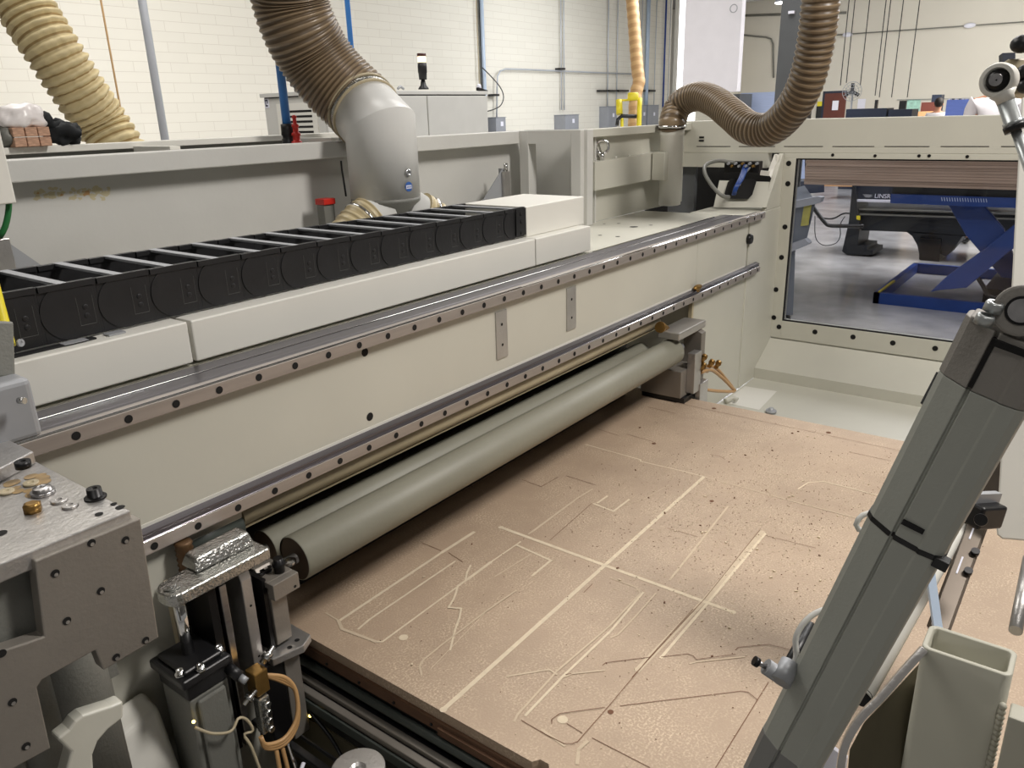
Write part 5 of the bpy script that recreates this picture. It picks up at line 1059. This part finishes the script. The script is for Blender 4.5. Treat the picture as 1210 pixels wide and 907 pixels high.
# rails between the actuator and the tube
o = MB().cyl(PD(1018, 822, 1.02), PD(1168, 560, 1.35), .0135).build('white_rod', 'white'); tag(o, 'white cylindrical rod just right of the actuator, ending in a dark bore', 'rod')
o = MB().cyl(PD(1020, 824, 1.012), PD(1018.5, 822, 1.0185), .0115).build('rod_bore', 'hole'); tag(o, 'dark open end of the white rod', 'bore')
rl = thing('linear_guide', 'polished dark linear guide rail with white-painted slot highlights right of the actuator', 'guide rail', (1.1, .1, .3))
q0, q1 = PD(1188, 530, 1.35), PD(1108, 745, 1.12); nrm_ = (EYE-(q0+q1)/2).normalized(); uu = (q1-q0).normalized(); sw = uu.cross(nrm_).normalized(); nn_ = sw.cross(uu).normalized()
mb = MB().obox((q0+q1)/2, sw, nn_, uu, .026, .014, (q1-q0).length).obox((q0+q1)/2+nn_*.0, sw, nn_, uu, .030, .006, (q1-q0).length); mb.build('rail', 'railbrown', rl, bev=.002)
for t_ in (.35, .52, .7): MB().obox(q0.lerp(q1, t_)+nn_*.0075+sw*.003, sw, nn_, uu, .0025, .001, .035).build('slot', 'paper', rl)  # white strips paint the highlights along the rail slots
for t_ in (.62, .72): c = q0.lerp(q1, t_)+nn_*.006-sw*(.010); MB().cyl(c, c+nn_*.008, .006).build('bolt', 'bolt', rl)
bb = thing('clamp_block', 'black clamp block with a bolt between the actuator and the white hood edge', 'clamp block', (1.3, .1, .5))
MB().bar(PD(1147, 608, 1.08), PD(1176, 606, 1.10), .032, .034).build('block', 'black', bb, bev=.004); MB().bar(PD(1150, 590, 1.08), PD(1178, 589, 1.10), .010, .02).build('top_plate', 'galv', bb); c = PD(1159, 614, 1.055); MB().lathe(c, (EYE-c).normalized(), [(0, .0085), (.004, .008), (.004, .004)], n=18).build('bolt', 'bolt', bb)
o = MB().bar(PD(1098, 668, 1.0), PD(1108, 742, .97), .010, .006).build('sky_reflection_strip', 'ltblue'); tag(o, 'chrome strip with its sky reflection painted pale blue, above the open rectangular tube', 'strip')  # pale blue paint stands in for sky reflected in the chrome
mb = MB(); pth = spline([PD(*q, .93) for q in ((1092, 766), (1069, 791), (1042, 822), (1015, 850), (998, 881), (992, 915))], .012); mb.tube(pth, .0062, n=4); o = mb.build('curved_bar', 'alu', bev=.0008); tag(o, 'curved polished steel bar between the actuator and the rectangular tube', 'bar')
o = MB().prism([PD(*q, 1.0) for q in ((1000, 930), (1004, 885), (1020, 855), (1046, 828), (1092, 778), (1100, 930))], away*.3).build('shadow_plate', 'olive'); tag(o, 'dark olive plate added as the shadow enclosed by the curved bar', 'plate')  # dark plate put in for the shadowed space inside the curved bar
o = MB().prism([PD(*q, 1.05) for q in ((958, 930), (972, 885), (978, 880), (1000, 896), (995, 930))], away*.3).build('pale_plate', 'paper'); tag(o, 'pale plate corner under the lower end of the actuator', 'plate')
o = MB().cyl(PD(1200, 745, 1.0), PD(1216, 660, 1.1), .008).build('chrome_rail', 'alu'); tag(o, 'chrome round rail at the right edge above the rectangular tube', 'rail')

# ================================================================ LIGHT
def area(name, loc, tgt, size, power, col, sy=None):
    l = bpy.data.lights.new(name, 'AREA'); l.energy = power; l.color = col; l.size = size
    if sy: l.shape = 'RECTANGLE'; l.size_y = sy
    o = bpy.data.objects.new(name, l); C.objects.link(o); o.location = loc; o.rotation_euler = (Vector(tgt)-Vector(loc)).to_track_quat('-Z', 'Y').to_euler(); return o
area('ceiling_lamp_near', (1.95, -1.0, 3.1), (1.75, .7, 0), .45, 96, (1, .955, .905), .8)
area('added_fill_behind', (-1.2, -.8, 3.9), (.6, .5, .4), 1.0, 22, (1, .97, .93))  # added fill lamp behind the camera, brightens the actuator and tube
area('ceiling_lamp_left', (1.5, 4.5, 4.5), (1.5, 4.5, 0), 3.0, 150, (1, .97, .92))
area('ceiling_lamp_mid', (6.5, 3, 4.5), (6.5, 3, 0), 3.0, 190, (1, .98, .95))
area('ceiling_lamp_bay', (11, .5, 4.5), (11, 1, 0), 4.0, 760, (1, .99, .98))
area('ceiling_lamp_wall', (6, 8.5, 4.5), (7.5, 11.5, 1), 3, 400, (1, .98, .955), 8)
area('ceiling_lamp_wall_far', (16, 8.5, 4.5), (16, 11, 0), 3, 680, (.96, .98, 1), 8)
area('ceiling_lamp_far', (23, 2, 4.5), (30, 2, 0), 3, 1150, (1, .98, .93), 8)
W = bpy.data.worlds.new('world'); sc.world = W; W.use_nodes = True; W.node_tree.nodes['Background'].inputs[0].default_value = (1, .97, .93, 1); W.node_tree.nodes['Background'].inputs[1].default_value = .22
vs_ = sc.view_settings; vs_.view_transform = 'Standard'; vs_.look = 'None'; vs_.gamma = 1; vs_.use_curve_mapping = False; vs_.exposure = 0
sc.cycles.max_bounces = 8; sc.cycles.use_denoising = True; sc.cycles.sample_clamp_indirect = 6; sc.cycles.caustics_reflective = False; sc.cycles.caustics_refractive = False
